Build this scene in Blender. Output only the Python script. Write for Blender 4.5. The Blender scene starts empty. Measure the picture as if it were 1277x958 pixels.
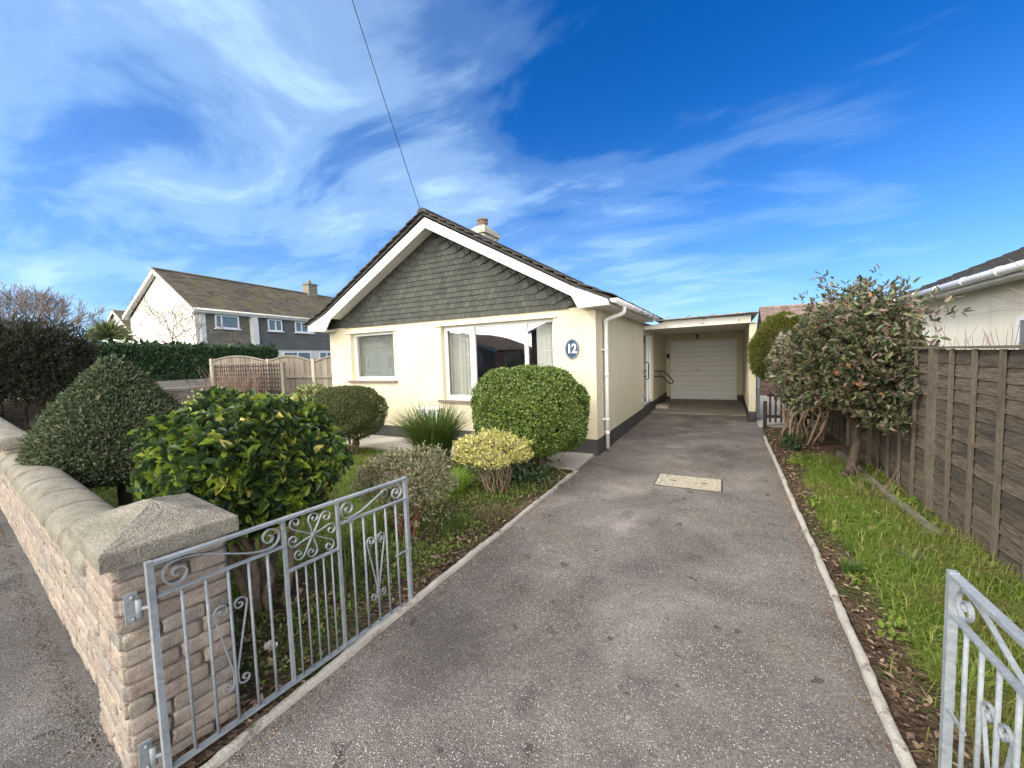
import bpy, bmesh, math, random
import numpy as np
from mathutils import Vector, Matrix
R = math.radians
SC = bpy.context.scene
C = bpy.data.collections.new('place'); SC.collection.children.link(C)
rng = np.random.default_rng(7); random.seed(7)

# ------------------------------------------------------------------ materials
def new_mat(name):
    m = bpy.data.materials.new(name); m.use_nodes = True
    nt = m.node_tree; b = nt.nodes['Principled BSDF']
    return m, nt, b
def node(nt, t, **kw):
    n = nt.nodes.new(t)
    for k, v in kw.items(): setattr(n, k, v)
    return n
def ramp(nt, stops, interp='LINEAR'):
    r = nt.nodes.new('ShaderNodeValToRGB'); cr = r.color_ramp; cr.interpolation = interp
    while len(cr.elements) > 1: cr.elements.remove(cr.elements[-1])
    cr.elements[0].position = stops[0][0]; cr.elements[0].color = (*stops[0][1], 1)
    for p, c in stops[1:]:
        e = cr.elements.new(p); e.color = (*c, 1)
    return r
def g3(v): return (v, v, v)
def noise(nt, vec, scale, detail=5, rough=.6, dist=0):
    n = node(nt, 'ShaderNodeTexNoise'); n.inputs['Scale'].default_value = scale
    n.inputs['Detail'].default_value = detail; n.inputs['Roughness'].default_value = rough
    n.inputs['Distortion'].default_value = dist
    nt.links.new(vec, n.inputs['Vector']); return n
def mixc(nt, fac, a, b, mode='MIX'):
    m = node(nt, 'ShaderNodeMix', data_type='RGBA', blend_type=mode)
    for s, v in ((m.inputs[0], fac), (m.inputs[6], a), (m.inputs[7], b)):
        if hasattr(v, 'links') or hasattr(v, 'is_linked'): nt.links.new(v, s)
        elif isinstance(v, (int, float)): s.default_value = v
        else: s.default_value = (*v, 1)
    return m.outputs[2]
def math_(nt, op, a, b=None, clamp=False):
    m = node(nt, 'ShaderNodeMath', operation=op, use_clamp=clamp)
    for s, v in ((m.inputs[0], a), (m.inputs[1], b)):
        if v is None: continue
        if hasattr(v, 'is_linked'): nt.links.new(v, s)
        else: s.default_value = v
    return m.outputs[0]
def coords(nt, scale=(1, 1, 1)):
    tc = node(nt, 'ShaderNodeTexCoord'); mp = node(nt, 'ShaderNodeMapping')
    nt.links.new(tc.outputs['Object'], mp.inputs[0]); mp.inputs['Scale'].default_value = scale
    return mp.outputs[0]
def bump(nt, b, h, strength, dist=.01):
    n = node(nt, 'ShaderNodeBump'); n.inputs['Strength'].default_value = strength
    n.inputs['Distance'].default_value = dist
    nt.links.new(h, n.inputs['Height']); nt.links.new(n.outputs[0], b.inputs['Normal'])
def surf(name, cols, scale=3, fine=60, rough=.85, bmp=.4, bdist=.005, spec=.3, fineamt=.25, island=0, stretch=(1, 1, 1), dirt=None, metal=0):
    """two octaves of colour noise + fine grain + bump; island>0 adds a per-piece tone"""
    m, nt, b = new_mat(name); v = coords(nt, stretch)
    n1 = noise(nt, v, scale, 6); k = len(cols)
    r = ramp(nt, [(.32 + .36 * i / max(1, k - 1), c) for i, c in enumerate(cols)])
    nt.links.new(n1.outputs[0], r.inputs[0]); col = r.outputs[0]
    n2 = noise(nt, v, fine, 3)
    r2 = ramp(nt, [(.3, g3(1 - fineamt)), (.7, g3(1 + fineamt * .5))]); nt.links.new(n2.outputs[0], r2.inputs[0])
    col = mixc(nt, 1, col, r2.outputs[0], 'MULTIPLY')
    if island:
        ge = node(nt, 'ShaderNodeNewGeometry')
        r3 = ramp(nt, [(0, g3(1 - island)), (1, g3(1 + island * .5))]); nt.links.new(ge.outputs['Random Per Island'], r3.inputs[0])
        col = mixc(nt, 1, col, r3.outputs[0], 'MULTIPLY')
    if dirt:
        dc, ds, dlo, dhi = dirt
        n4 = noise(nt, v, ds, 8, .65); r4 = ramp(nt, [(dlo, g3(0)), (dhi, g3(1))]); nt.links.new(n4.outputs[0], r4.inputs[0])
        col = mixc(nt, r4.outputs[0], col, dc)
    nt.links.new(col, b.inputs['Base Color'])
    b.inputs['Roughness'].default_value = rough; b.inputs['Specular IOR Level'].default_value = spec; b.inputs['Metallic'].default_value = metal
    if bmp: bump(nt, b, n2.outputs[0], bmp, bdist)
    return m
def leafmat(name, stops, rough=.5, trans=.25, spec=.4, interp='LINEAR', patch=None):
    m, nt, b = new_mat(name); ge = node(nt, 'ShaderNodeNewGeometry')
    r = ramp(nt, stops, interp); nt.links.new(ge.outputs['Random Per Island'], r.inputs[0]); col = r.outputs[0]
    if patch:
        v = coords(nt); n = noise(nt, v, patch[1], 3); rr = ramp(nt, [(patch[2], g3(0)), (patch[3], g3(1))]); nt.links.new(n.outputs[0], rr.inputs[0])
        col = mixc(nt, rr.outputs[0], col, patch[0])
    nt.links.new(col, b.inputs['Base Color']); b.inputs['Roughness'].default_value = rough
    b.inputs['Specular IOR Level'].default_value = spec
    if trans:
        t = node(nt, 'ShaderNodeBsdfTranslucent'); mx = node(nt, 'ShaderNodeMixShader'); mx.inputs[0].default_value = trans
        nt.links.new(col, t.inputs[0]); nt.links.new(b.outputs[0], mx.inputs[1]); nt.links.new(t.outputs[0], mx.inputs[2])
        nt.links.new(mx.outputs[0], nt.nodes['Material Output'].inputs[0])
    return m

M = {}
# cream render
def render_mat(name, c1, c2, stain):
    m, nt, b = new_mat(name); v = coords(nt)
    n1 = noise(nt, v, .9, 6); r = ramp(nt, [(.35, c1), (.65, c2)]); nt.links.new(n1.outputs[0], r.inputs[0])
    sx = coords(nt, (3, 3, .35)); n2 = noise(nt, sx, 1.6, 7, .7); r2 = ramp(nt, [(.52, g3(0)), (.80, g3(.55))]); nt.links.new(n2.outputs[0], r2.inputs[0])
    col = mixc(nt, r2.outputs[0], r.outputs[0], stain); nt.links.new(col, b.inputs['Base Color'])
    sz = node(nt, 'ShaderNodeSeparateXYZ'); nt.links.new(v, sz.inputs[0]); sm = node(nt, 'ShaderNodeMapRange'); nt.links.new(sz.outputs[2], sm.inputs[0]); sm.inputs[1].default_value = .25; sm.inputs[2].default_value = .75; sm.inputs[3].default_value = .55; sm.inputs[4].default_value = 0
    ns_ = noise(nt, v, 7, 6, .7); rs = ramp(nt, [(.40, g3(0)), (.62, g3(1))]); nt.links.new(ns_.outputs[0], rs.inputs[0]); col = mixc(nt, math_(nt, 'MULTIPLY', sm.outputs[0], rs.outputs[0]), col, stain); nt.links.new(col, b.inputs['Base Color'])
    nb = noise(nt, v, 85, 4, .7); vo = node(nt, 'ShaderNodeTexVoronoi'); vo.inputs['Scale'].default_value = 110; nt.links.new(v, vo.inputs['Vector'])
    h = math_(nt, 'ADD', nb.outputs[0], vo.outputs['Distance'])
    bump(nt, b, h, .55, .006); b.inputs['Roughness'].default_value = .93; b.inputs['Specular IOR Level'].default_value = .15
    return m
M['cream'] = render_mat('cream_render', (.62, .56, .405), (.67, .61, .455), (.47, .41, .30))
M['creamw'] = render_mat('white_render', (.76, .73, .62), (.80, .77, .67), (.45, .44, .38))
M['old_white'] = render_mat('weathered_white_render', (.72, .70, .64), (.60, .585, .53), (.30, .30, .25))
M['plinth'] = surf('plinth_paint', [(.045, .045, .045), (.075, .072, .07)], 3, 70, .8, .4)
M['upvc'] = surf('white_plastic', [(.80, .80, .80), (.76, .765, .77)], 2, 30, .35, 0, spec=.5, fineamt=.03)
M['board'] = surf('painted_board', [(.70, .695, .675), (.64, .63, .60)], 1.5, 40, .5, .1, spec=.4, fineamt=.06, dirt=((.40, .38, .32), 5, .66, .85))
M['oldboard'] = surf('peeling_board', [(.78, .76, .70), (.70, .68, .60)], 2.5, 40, .65, .25, fineamt=.12, dirt=((.28, .25, .20), 6, .58, .70))
M['hang'] = surf('hanging_tile', [(.058, .061, .053), (.085, .088, .075)], 2.2, 45, .85, .15, island=.24, dirt=((.30, .265, .225), 15, .64, .76))
M['rooft'] = surf('roof_tile', [(.045, .042, .042), (.08, .075, .072)], 3, 40, .9, .5, island=.3, dirt=((.16, .15, .09), 6, .6, .75))
M['mossroof'] = surf('mossy_roof_tile', [(.135, .112, .09), (.19, .16, .125)], .7, 12, .95, .5, .02, island=.35, dirt=((.165, .158, .065), .9, .46, .66))
M['brownroof'] = surf('brown_roof_tile', [(.18, .13, .11), (.24, .185, .16)], 1, 12, .95, .4, .01, island=.4)
M['chimney'] = surf('chimney_render', [(.42, .39, .30), (.52, .49, .40)], 4, 50, .95, .6, dirt=((.17, .16, .10), 9, .52, .68))
M['pot'] = surf('clay_pot', [(.17, .105, .075), (.27, .19, .135)], 10, 60, .85, .4, dirt=((.05, .045, .04), 12, .55, .65))
M['sill'] = surf('sill_tile', [(.17, .13, .115), (.23, .185, .165)], 5, 50, .7, .3)
M['conc'] = surf('pale_concrete', [(.42, .39, .345), (.52, .49, .44)], 1.6, 90, .9, .35, dirt=((.27, .245, .205), 3.2, .58, .76))
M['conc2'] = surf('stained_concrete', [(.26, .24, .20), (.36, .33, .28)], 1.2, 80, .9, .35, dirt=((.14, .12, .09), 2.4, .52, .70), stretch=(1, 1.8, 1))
M['kerb'] = surf('rough_kerb', [(.40, .37, .32), (.52, .48, .42)], 9, 120, .95, .9, .01, dirt=((.13, .11, .085), 7, .56, .66))
M['cope'] = surf('cast_stone', [(.20, .183, .147), (.30, .277, .225)], 8, 130, .95, 1, .009, fineamt=.55, dirt=((.12, .115, .08), 7, .52, .72))
M['brick'] = None
M['fencewood'] = surf('dark_fence_board', [(.088, .068, .050), (.18, .145, .107)], 2.6, 34, .95, .8, .010, fineamt=.55, island=.30, stretch=(1, .30, 2.6), dirt=((.035, .030, .026), 2.6, .46, .64))
M['batten'] = surf('weathered_batten', [(.095, .078, .058), (.175, .147, .112)], 3, 40, .95, .5, .006, fineamt=.3, stretch=(2, 2, .4), dirt=((.075, .065, .05), 3, .52, .68))
M['palewood'] = surf('silvered_board', [(.19, .165, .13), (.26, .23, .185)], 2.5, 25, .95, .4, fineamt=.25, island=.3, stretch=(1.4, 1.4, .3))
M['concpost'] = surf('concrete_post', [(.36, .33, .27), (.45, .42, .36)], 4, 60, .95, .4)
M['darkwood'] = surf('stained_trellis', [(.032, .023, .019), (.05, .036, .03)], 4, 40, .8, .3)
M['black'] = surf('black_plastic', [(.018, .018, .02), (.025, .025, .027)], 4, 40, .4, 0)
M['garage'] = surf('garage_door_paint', [(.83, .822, .78), (.79, .78, .74)], .8, 30, .5, .05, fineamt=.04, dirt=((.52, .47, .36), 4, .66, .82))
M['corr'] = surf('corrugated_sheet', [(.24, .225, .205), (.33, .31, .28)], 3, 40, .9, .4, dirt=((.19, .11, .06), 5, .55, .7))
M['galv'] = surf('galvanised_steel', [(.195, .22, .24), (.275, .305, .33)], 9, 60, .55, .35, .002, fineamt=.22, spec=.5, dirt=((.15, .15, .15), 22, .58, .72))
M['bark'] = surf('bark', [(.055, .042, .03), (.12, .09, .066)], 12, 50, .95, .9, .01, stretch=(2, 2, .5))
M['palebark'] = surf('pale_stem', [(.17, .125, .08), (.29, .22, .15)], 14, 50, .9, .5, .006, island=.3)
M['redbark'] = surf('reddish_stem', [(.17, .075, .04), (.26, .13, .08)], 12, 50, .9, .5, .006)
M['twig'] = surf('bare_twig', [(.14, .10, .085), (.22, .165, .14)], 8, 30, .9, 0, island=.3)
M['twigp'] = surf('pink_twig', [(.24, .15, .12), (.34, .24, .19)], 8, 30, .9, 0, island=.3)
M['greyt'] = surf('grey_twig', [(.21, .175, .155), (.28, .24, .215)], 8, 30, .9, 0, island=.3)
M['slategreen'] = surf('green_tile_cladding', [(.13, .135, .108), (.155, .16, .13)], 1, 20, .9, .05, fineamt=.08, island=.12)
M['slategrey'] = surf('grey_tile_cladding', [(.115, .115, .112), (.14, .14, .136)], 1, 20, .9, .05, fineamt=.08, island=.12)
M['brownbrick'] = surf('brown_brick', [(.15, .10, .085), (.22, .155, .13)], 6, 30, .95, .4, island=.4)
M['blue'] = surf('navy_enamel', [(.018, .045, .10), (.022, .052, .115)], 6, 40, .3, 0, spec=.5, fineamt=.05)
M['letter'] = surf('white_enamel', [(.8, .8, .8), (.78, .79, .8)], 6, 40, .35, 0, spec=.5, fineamt=.02)
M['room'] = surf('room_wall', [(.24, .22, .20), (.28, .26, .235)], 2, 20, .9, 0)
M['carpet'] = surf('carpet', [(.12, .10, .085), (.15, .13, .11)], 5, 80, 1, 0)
M['curtain'] = surf('pale_curtain', [(.68, .67, .63), (.60, .59, .55)], 2, 30, .9, 0, fineamt=.08)
M['blind'] = surf('green_grey_blind', [(.33, .345, .31), (.29, .30, .27)], 2, 30, .8, 0, fineamt=.08)
M['bluepipe'] = surf('grey_blue_pipe', [(.36, .42, .47), (.42, .47, .52)], 2, 30, .45, 0)
M['cable'] = surf('cable_sheath', [(.03, .03, .03), (.04, .04, .04)], 2, 30, .6, 0)
M['petal'] = surf('pale_petal', [(.80, .70, .66), (.82, .78, .75)], 30, 60, .7, .2)
M['lampglass'] = surf('dusty_glass', [(.30, .30, .27), (.38, .38, .34)], 8, 30, .25, 0)
M['mirror'] = surf('dark_mirror', [(.02, .03, .04), (.03, .045, .06)], 4, 30, .15, 0)
M['lawnroad'] = None

def brick_mat(name, cols, mort=False):
    m, nt, b = new_mat(name); v = coords(nt); ge = node(nt, 'ShaderNodeNewGeometry')
    r = ramp(nt, [(i / (len(cols) - 1), c) for i, c in enumerate(cols)]); nt.links.new(ge.outputs['Random Per Island'], r.inputs[0])
    n = noise(nt, v, 14, 8, .7); r2 = ramp(nt, [(.3, g3(.68)), (.7, g3(1.22))]); nt.links.new(n.outputs[0], r2.inputs[0])
    col = mixc(nt, 1, r.outputs[0], r2.outputs[0], 'MULTIPLY')
    n3 = noise(nt, v, 150, 3, .7); r3 = ramp(nt, [(.35, g3(.72)), (.65, g3(1.12))]); nt.links.new(n3.outputs[0], r3.inputs[0])
    col = mixc(nt, 1, col, r3.outputs[0], 'MULTIPLY'); nt.links.new(col, b.inputs['Base Color'])
    h = math_(nt, 'ADD', math_(nt, 'MULTIPLY', n.outputs[0], 1.5), n3.outputs[0]); bump(nt, b, h, .8, .008)
    b.inputs['Roughness'].default_value = .95; b.inputs['Specular IOR Level'].default_value = .15
    return m
M['brick'] = brick_mat('buff_pink_walling', [(.30, .245, .205), (.39, .33, .28), (.36, .31, .245), (.265, .245, .225), (.43, .36, .305), (.34, .27, .23)])
M['greybrick'] = brick_mat('grey_walling', [(.27, .235, .205), (.34, .30, .26), (.30, .27, .245), (.38, .33, .285)])
M['mortar'] = surf('mortar', [(.19, .165, .14), (.24, .21, .18)], 10, 90, 1, .5)

def asphalt(name, base, speck, light=1.0, brown=.5):
    m, nt, b = new_mat(name); v = coords(nt)
    n1 = noise(nt, v, .8, 8, .62, .8); r1 = ramp(nt, [(.30, [c * .55 for c in base]), (.45, [c * .90 for c in base]), (.55, [c * 1.10 for c in base]), (.67, [c * 1.55 for c in base])]); nt.links.new(n1.outputs[0], r1.inputs[0])
    n1b = noise(nt, v, 2.3, 8, .7); r1b = ramp(nt, [(.35, g3(.80)), (.65, g3(1.14))]); nt.links.new(n1b.outputs[0], r1b.inputs[0])
    col = mixc(nt, 1, r1.outputs[0], r1b.outputs[0], 'MULTIPLY')
    # brown / mossy tint blotches
    n5 = noise(nt, v, 1.1, 6, .6); r5 = ramp(nt, [(.50, g3(0)), (.66, g3(brown))]); nt.links.new(n5.outputs[0], r5.inputs[0])
    col = mixc(nt, r5.outputs[0], col, (base[0] * .92, base[1] * .84, base[2] * .70))
    # dark oily spots
    n6 = noise(nt, v, 2.0, 4, .55, .6); r6 = ramp(nt, [(.61, g3(0)), (.72, g3(.65))]); nt.links.new(n6.outputs[0], r6.inputs[0])
    col = mixc(nt, r6.outputs[0], col, [c * .38 for c in base])
    n7 = noise(nt, v, 6.0, 3, .5, .3); r7 = ramp(nt, [(.665, g3(0)), (.70, g3(.8))]); nt.links.new(n7.outputs[0], r7.inputs[0])
    col = mixc(nt, r7.outputs[0], col, [c * .35 for c in base])
    vc = node(nt, 'ShaderNodeTexVoronoi', feature='DISTANCE_TO_EDGE'); vc.inputs['Scale'].default_value = .42; nd = noise(nt, v, 3.5, 6, .7); vm = node(nt, 'ShaderNodeVectorMath', operation='MULTIPLY_ADD'); nt.links.new(nd.outputs['Color'], vm.inputs[0]); vm.inputs[1].default_value = (.5, .5, 0); nt.links.new(v, vm.inputs[2]); nt.links.new(vm.outputs[0], vc.inputs['Vector'])
    rc = ramp(nt, [(0, g3(.5)), (.0035, g3(0))]); nt.links.new(vc.outputs['Distance'], rc.inputs[0]); nk = noise(nt, v, .5, 2); rk = ramp(nt, [(.52, g3(0)), (.6, g3(1))]); nt.links.new(nk.outputs[0], rk.inputs[0])
    col = mixc(nt, math_(nt, 'MULTIPLY', rc.outputs[0], rk.outputs[0]), col, [c * .3 for c in base])
    # stone chips
    vo = node(nt, 'ShaderNodeTexVoronoi'); vo.inputs['Scale'].default_value = 165; nt.links.new(v, vo.inputs['Vector'])
    rv = ramp(nt, [(.0, g3(.62)), (.5, g3(.97)), (1, g3(1.36))]); sx = node(nt, 'ShaderNodeSeparateColor'); nt.links.new(vo.outputs['Color'], sx.inputs[0]); nt.links.new(sx.outputs[0], rv.inputs[0])
    col = mixc(nt, 1, col, rv.outputs[0], 'MULTIPLY')
    gate = math_(nt, 'GREATER_THAN', sx.outputs[1], .93); near = math_(nt, 'LESS_THAN', vo.outputs['Distance'], .42)
    f = math_(nt, 'MULTIPLY', gate, near); nm = noise(nt, v, .8, 3); rm = ramp(nt, [(.35, g3(.35)), (.6, g3(1))]); nt.links.new(nm.outputs[0], rm.inputs[0])
    f = math_(nt, 'MULTIPLY', f, rm.outputs[0]); col = mixc(nt, f, col, speck)
    nt.links.new(col, b.inputs['Base Color']); b.inputs['Roughness'].default_value = .9; b.inputs['Specular IOR Level'].default_value = .25
    nb = noise(nt, v, 160, 3, .6); h = math_(nt, 'SUBTRACT', nb.outputs[0], vo.outputs['Distance']); bump(nt, b, h, .8, .006)
    return m
M['drive'] = asphalt('driveway_tarmac', (.168, .150, .135), (.80, .78, .74))
M['pave'] = asphalt('pavement_tarmac', (.088, .084, .082), (.40, .39, .38), brown=.3)
M['road'] = asphalt('road_tarmac', (.11, .11, .115), (.3, .3, .3))

def soil_mat():
    m, nt, b = new_mat('garden_soil'); v = coords(nt)
    n1 = noise(nt, v, 2.2, 8, .65); r1 = ramp(nt, [(.3, (.055, .036, .024)), (.5, (.10, .068, .046)), (.66, (.16, .115, .08))]); nt.links.new(n1.outputs[0], r1.inputs[0])
    vo = node(nt, 'ShaderNodeTexVoronoi'); vo.inputs['Scale'].default_value = 45; nt.links.new(v, vo.inputs['Vector'])
    sx = node(nt, 'ShaderNodeSeparateColor'); nt.links.new(vo.outputs['Color'], sx.inputs[0]); rv = ramp(nt, [(0, g3(.6)), (1, g3(1.5))]); nt.links.new(sx.outputs[0], rv.inputs[0])
    col = mixc(nt, 1, r1.outputs[0], rv.outputs[0], 'MULTIPLY')
    n2 = noise(nt, v, 1.3, 6, .6); r2 = ramp(nt, [(.5, g3(0)), (.62, g3(.8))]); nt.links.new(n2.outputs[0], r2.inputs[0])
    col = mixc(nt, r2.outputs[0], col, (.075, .10, .028)); nt.links.new(col, b.inputs['Base Color'])
    b.inputs['Roughness'].default_value = 1; b.inputs['Specular IOR Level'].default_value = .1
    nb = noise(nt, v, 30, 6, .7); h = math_(nt, 'ADD', nb.outputs[0], vo.outputs['Distance']); bump(nt, b, h, 1, .03)
    return m
M['soil'] = soil_mat()
M['turf'] = surf('turf_base', [(.060, .082, .022), (.085, .115, .030), (.105, .105, .045)], 2.5, 50, 1, .8, .02, fineamt=.4)
M['farland'] = surf('far_ground', [(.06, .085, .03), (.10, .11, .05)], .2, 3, 1, 0)

def glass_mat():
    m, nt, b = new_mat('window_glass'); nt.nodes.remove(b)
    t = node(nt, 'ShaderNodeBsdfTransparent'); t.inputs[0].default_value = (.97, .98, .975, 1)
    g = node(nt, 'ShaderNodeBsdfGlossy'); g.inputs['Roughness'].default_value = .0; g.inputs[0].default_value = (1, 1, 1, 1)
    fr = node(nt, 'ShaderNodeFresnel'); ge = node(nt, 'ShaderNodeNewGeometry'); mr_ = node(nt, 'ShaderNodeMapRange'); nt.links.new(ge.outputs['Backfacing'], mr_.inputs[0]); mr_.inputs[3].default_value = 1.5; mr_.inputs[4].default_value = 1 / 1.5; nt.links.new(mr_.outputs[0], fr.inputs[0])
    f = math_(nt, 'ADD', math_(nt, 'MULTIPLY', fr.outputs[0], 2.4), .03, True)
    nz = noise(nt, coords(nt), 1.6, 2); bp = node(nt, 'ShaderNodeBump'); bp.inputs['Strength'].default_value = .05; bp.inputs['Distance'].default_value = .02
    nt.links.new(nz.outputs[0], bp.inputs['Height']); nt.links.new(bp.outputs[0], g.inputs['Normal'])
    mx = node(nt, 'ShaderNodeMixShader'); nt.links.new(f, mx.inputs[0]); nt.links.new(t.outputs[0], mx.inputs[1]); nt.links.new(g.outputs[0], mx.inputs[2])
    nt.links.new(mx.outputs[0], nt.nodes['Material Output'].inputs[0]); return m
M['glass'] = glass_mat()
M['farglass'] = surf('far_window_glass', [(.10, .13, .15), (.16, .20, .23)], 2, 20, .12, 0, spec=.8)

# leaves
M['l_box'] = leafmat('box_leaf', [(0, (.035, .070, .012)), (.4, (.085, .14, .024)), (.75, (.16, .225, .038)), (1, (.26, .33, .085))], .38, .2, .5)
M['l_dull'] = leafmat('dull_box_leaf', [(0, (.04, .055, .018)), (.5, (.085, .105, .033)), (.85, (.13, .145, .05)), (1, (.17, .13, .07))], .55, .2, .3)
M['l_gold'] = leafmat('gold_leaf', [(0, (.30, .30, .08)), (.4, (.50, .47, .15)), (.75, (.66, .62, .29)), (.92, (.28, .30, .09)), (1, (.42, .30, .14))], .5, .25, .3)
M['l_camel'] = leafmat('camellia_leaf', [(0, (.020, .042, .018)), (.42, (.038, .072, .026)), (.62, (.07, .12, .03)), (.80, (.15, .22, .028)), (.93, (.24, .32, .04)), (.975, (.40, .38, .09)), (1, (.60, .52, .20))], .34, .22, .5, patch=((.24, .31, .035), 3.4, .60, .68))
M['l_cone'] = leafmat('conifer_leaf', [(0, (.026, .048, .022)), (.4, (.07, .10, .045)), (.7, (.125, .155, .075)), (.88, (.19, .20, .12)), (1, (.23, .20, .15))], .55, .15, .3)
M['l_grey'] = leafmat('grey_leaf', [(0, (.12, .13, .065)), (.5, (.23, .235, .135)), (.8, (.32, .29, .19)), (1, (.28, .19, .13))], .6, .15, .3)
M['l_visc'] = leafmat('variegated_leaf', [(0, (.06, .10, .03)), (.5, (.13, .18, .05)), (.75, (.38, .40, .15)), (1, (.52, .52, .26))], .45, .2, .4)
M['l_orange'] = leafmat('tan_leaf', [(0, (.42, .25, .10)), (.6, (.55, .36, .17)), (1, (.30, .26, .09))], .55, .2, .3)
M['l_rhod'] = leafmat('rhododendron_leaf', [(0, (.045, .062, .028)), (.3, (.09, .115, .05)), (.52, (.14, .155, .085)), (.70, (.21, .155, .12)), (.86, (.20, .13, .11)), (.975, (.15, .19, .06)), (1, (.36, .15, .07))], .42, .18, .5)
M['l_rhod2'] = leafmat('dusty_leaf', [(0, (.12, .12, .075)), (.4, (.23, .215, .15)), (.75, (.33, .285, .225)), (.9, (.31, .215, .175)), (1, (.18, .22, .07))], .5, .15, .4)
M['l_yew'] = leafmat('yellow_green_conifer_leaf', [(0, (.05, .065, .012)), (.5, (.12, .14, .024)), (1, (.22, .22, .045))], .55, .2, .3)
M['l_dark'] = leafmat('dark_shrub_leaf', [(0, (.014, .024, .016)), (.5, (.034, .045, .028)), (.8, (.07, .072, .045)), (1, (.13, .08, .06))], .6, .12, .3)
M['l_hedge'] = leafmat('hedge_leaf', [(0, (.012, .034, .012)), (.5, (.028, .066, .022)), (1, (.055, .11, .035))], .45, .12, .4)
M['l_palm'] = leafmat('palm_leaf', [(0, (.10, .14, .05)), (.6, (.20, .25, .10)), (1, (.32, .33, .17))], .5, .2, .4)
M['l_iris'] = leafmat('strap_leaf', [(0, (.035, .07, .014)), (.5, (.07, .125, .022)), (.85, (.11, .17, .035)), (1, (.20, .18, .06))], .5, .2, .35)
M['l_acid'] = leafmat('acid_green_leaf', [(0, (.12, .22, .02)), (1, (.21, .33, .04))], .5, .3, .3)
M['l_ivy'] = leafmat('ivy_leaf', [(0, (.015, .035, .012)), (.7, (.035, .07, .022)), (1, (.08, .11, .04))], .4, .1, .5)
M['l_grass'] = leafmat('grass_blade', [(0, (.055, .115, .014)), (.3, (.12, .205, .024)), (.68, (.20, .29, .042)), (.86, (.29, .32, .08)), (1, (.45, .38, .20))], .6, .3, .2, patch=((.23, .21, .075), 1.6, .48, .68))
M['l_weed'] = leafmat('weed_leaf', [(0, (.07, .11, .025)), (.5, (.13, .19, .04)), (.85, (.20, .25, .06)), (1, (.36, .31, .16))], .6, .2, .25)
M['l_litter'] = leafmat('dead_leaf', [(0, (.075, .045, .03)), (.4, (.15, .095, .062)), (.8, (.25, .175, .12)), (1, (.40, .31, .22))], .8, .1, .2)
M['l_lav'] = leafmat('lavender_leaf', [(0, (.12, .16, .11)), (1, (.20, .24, .18))], .7, .15, .2)

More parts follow.
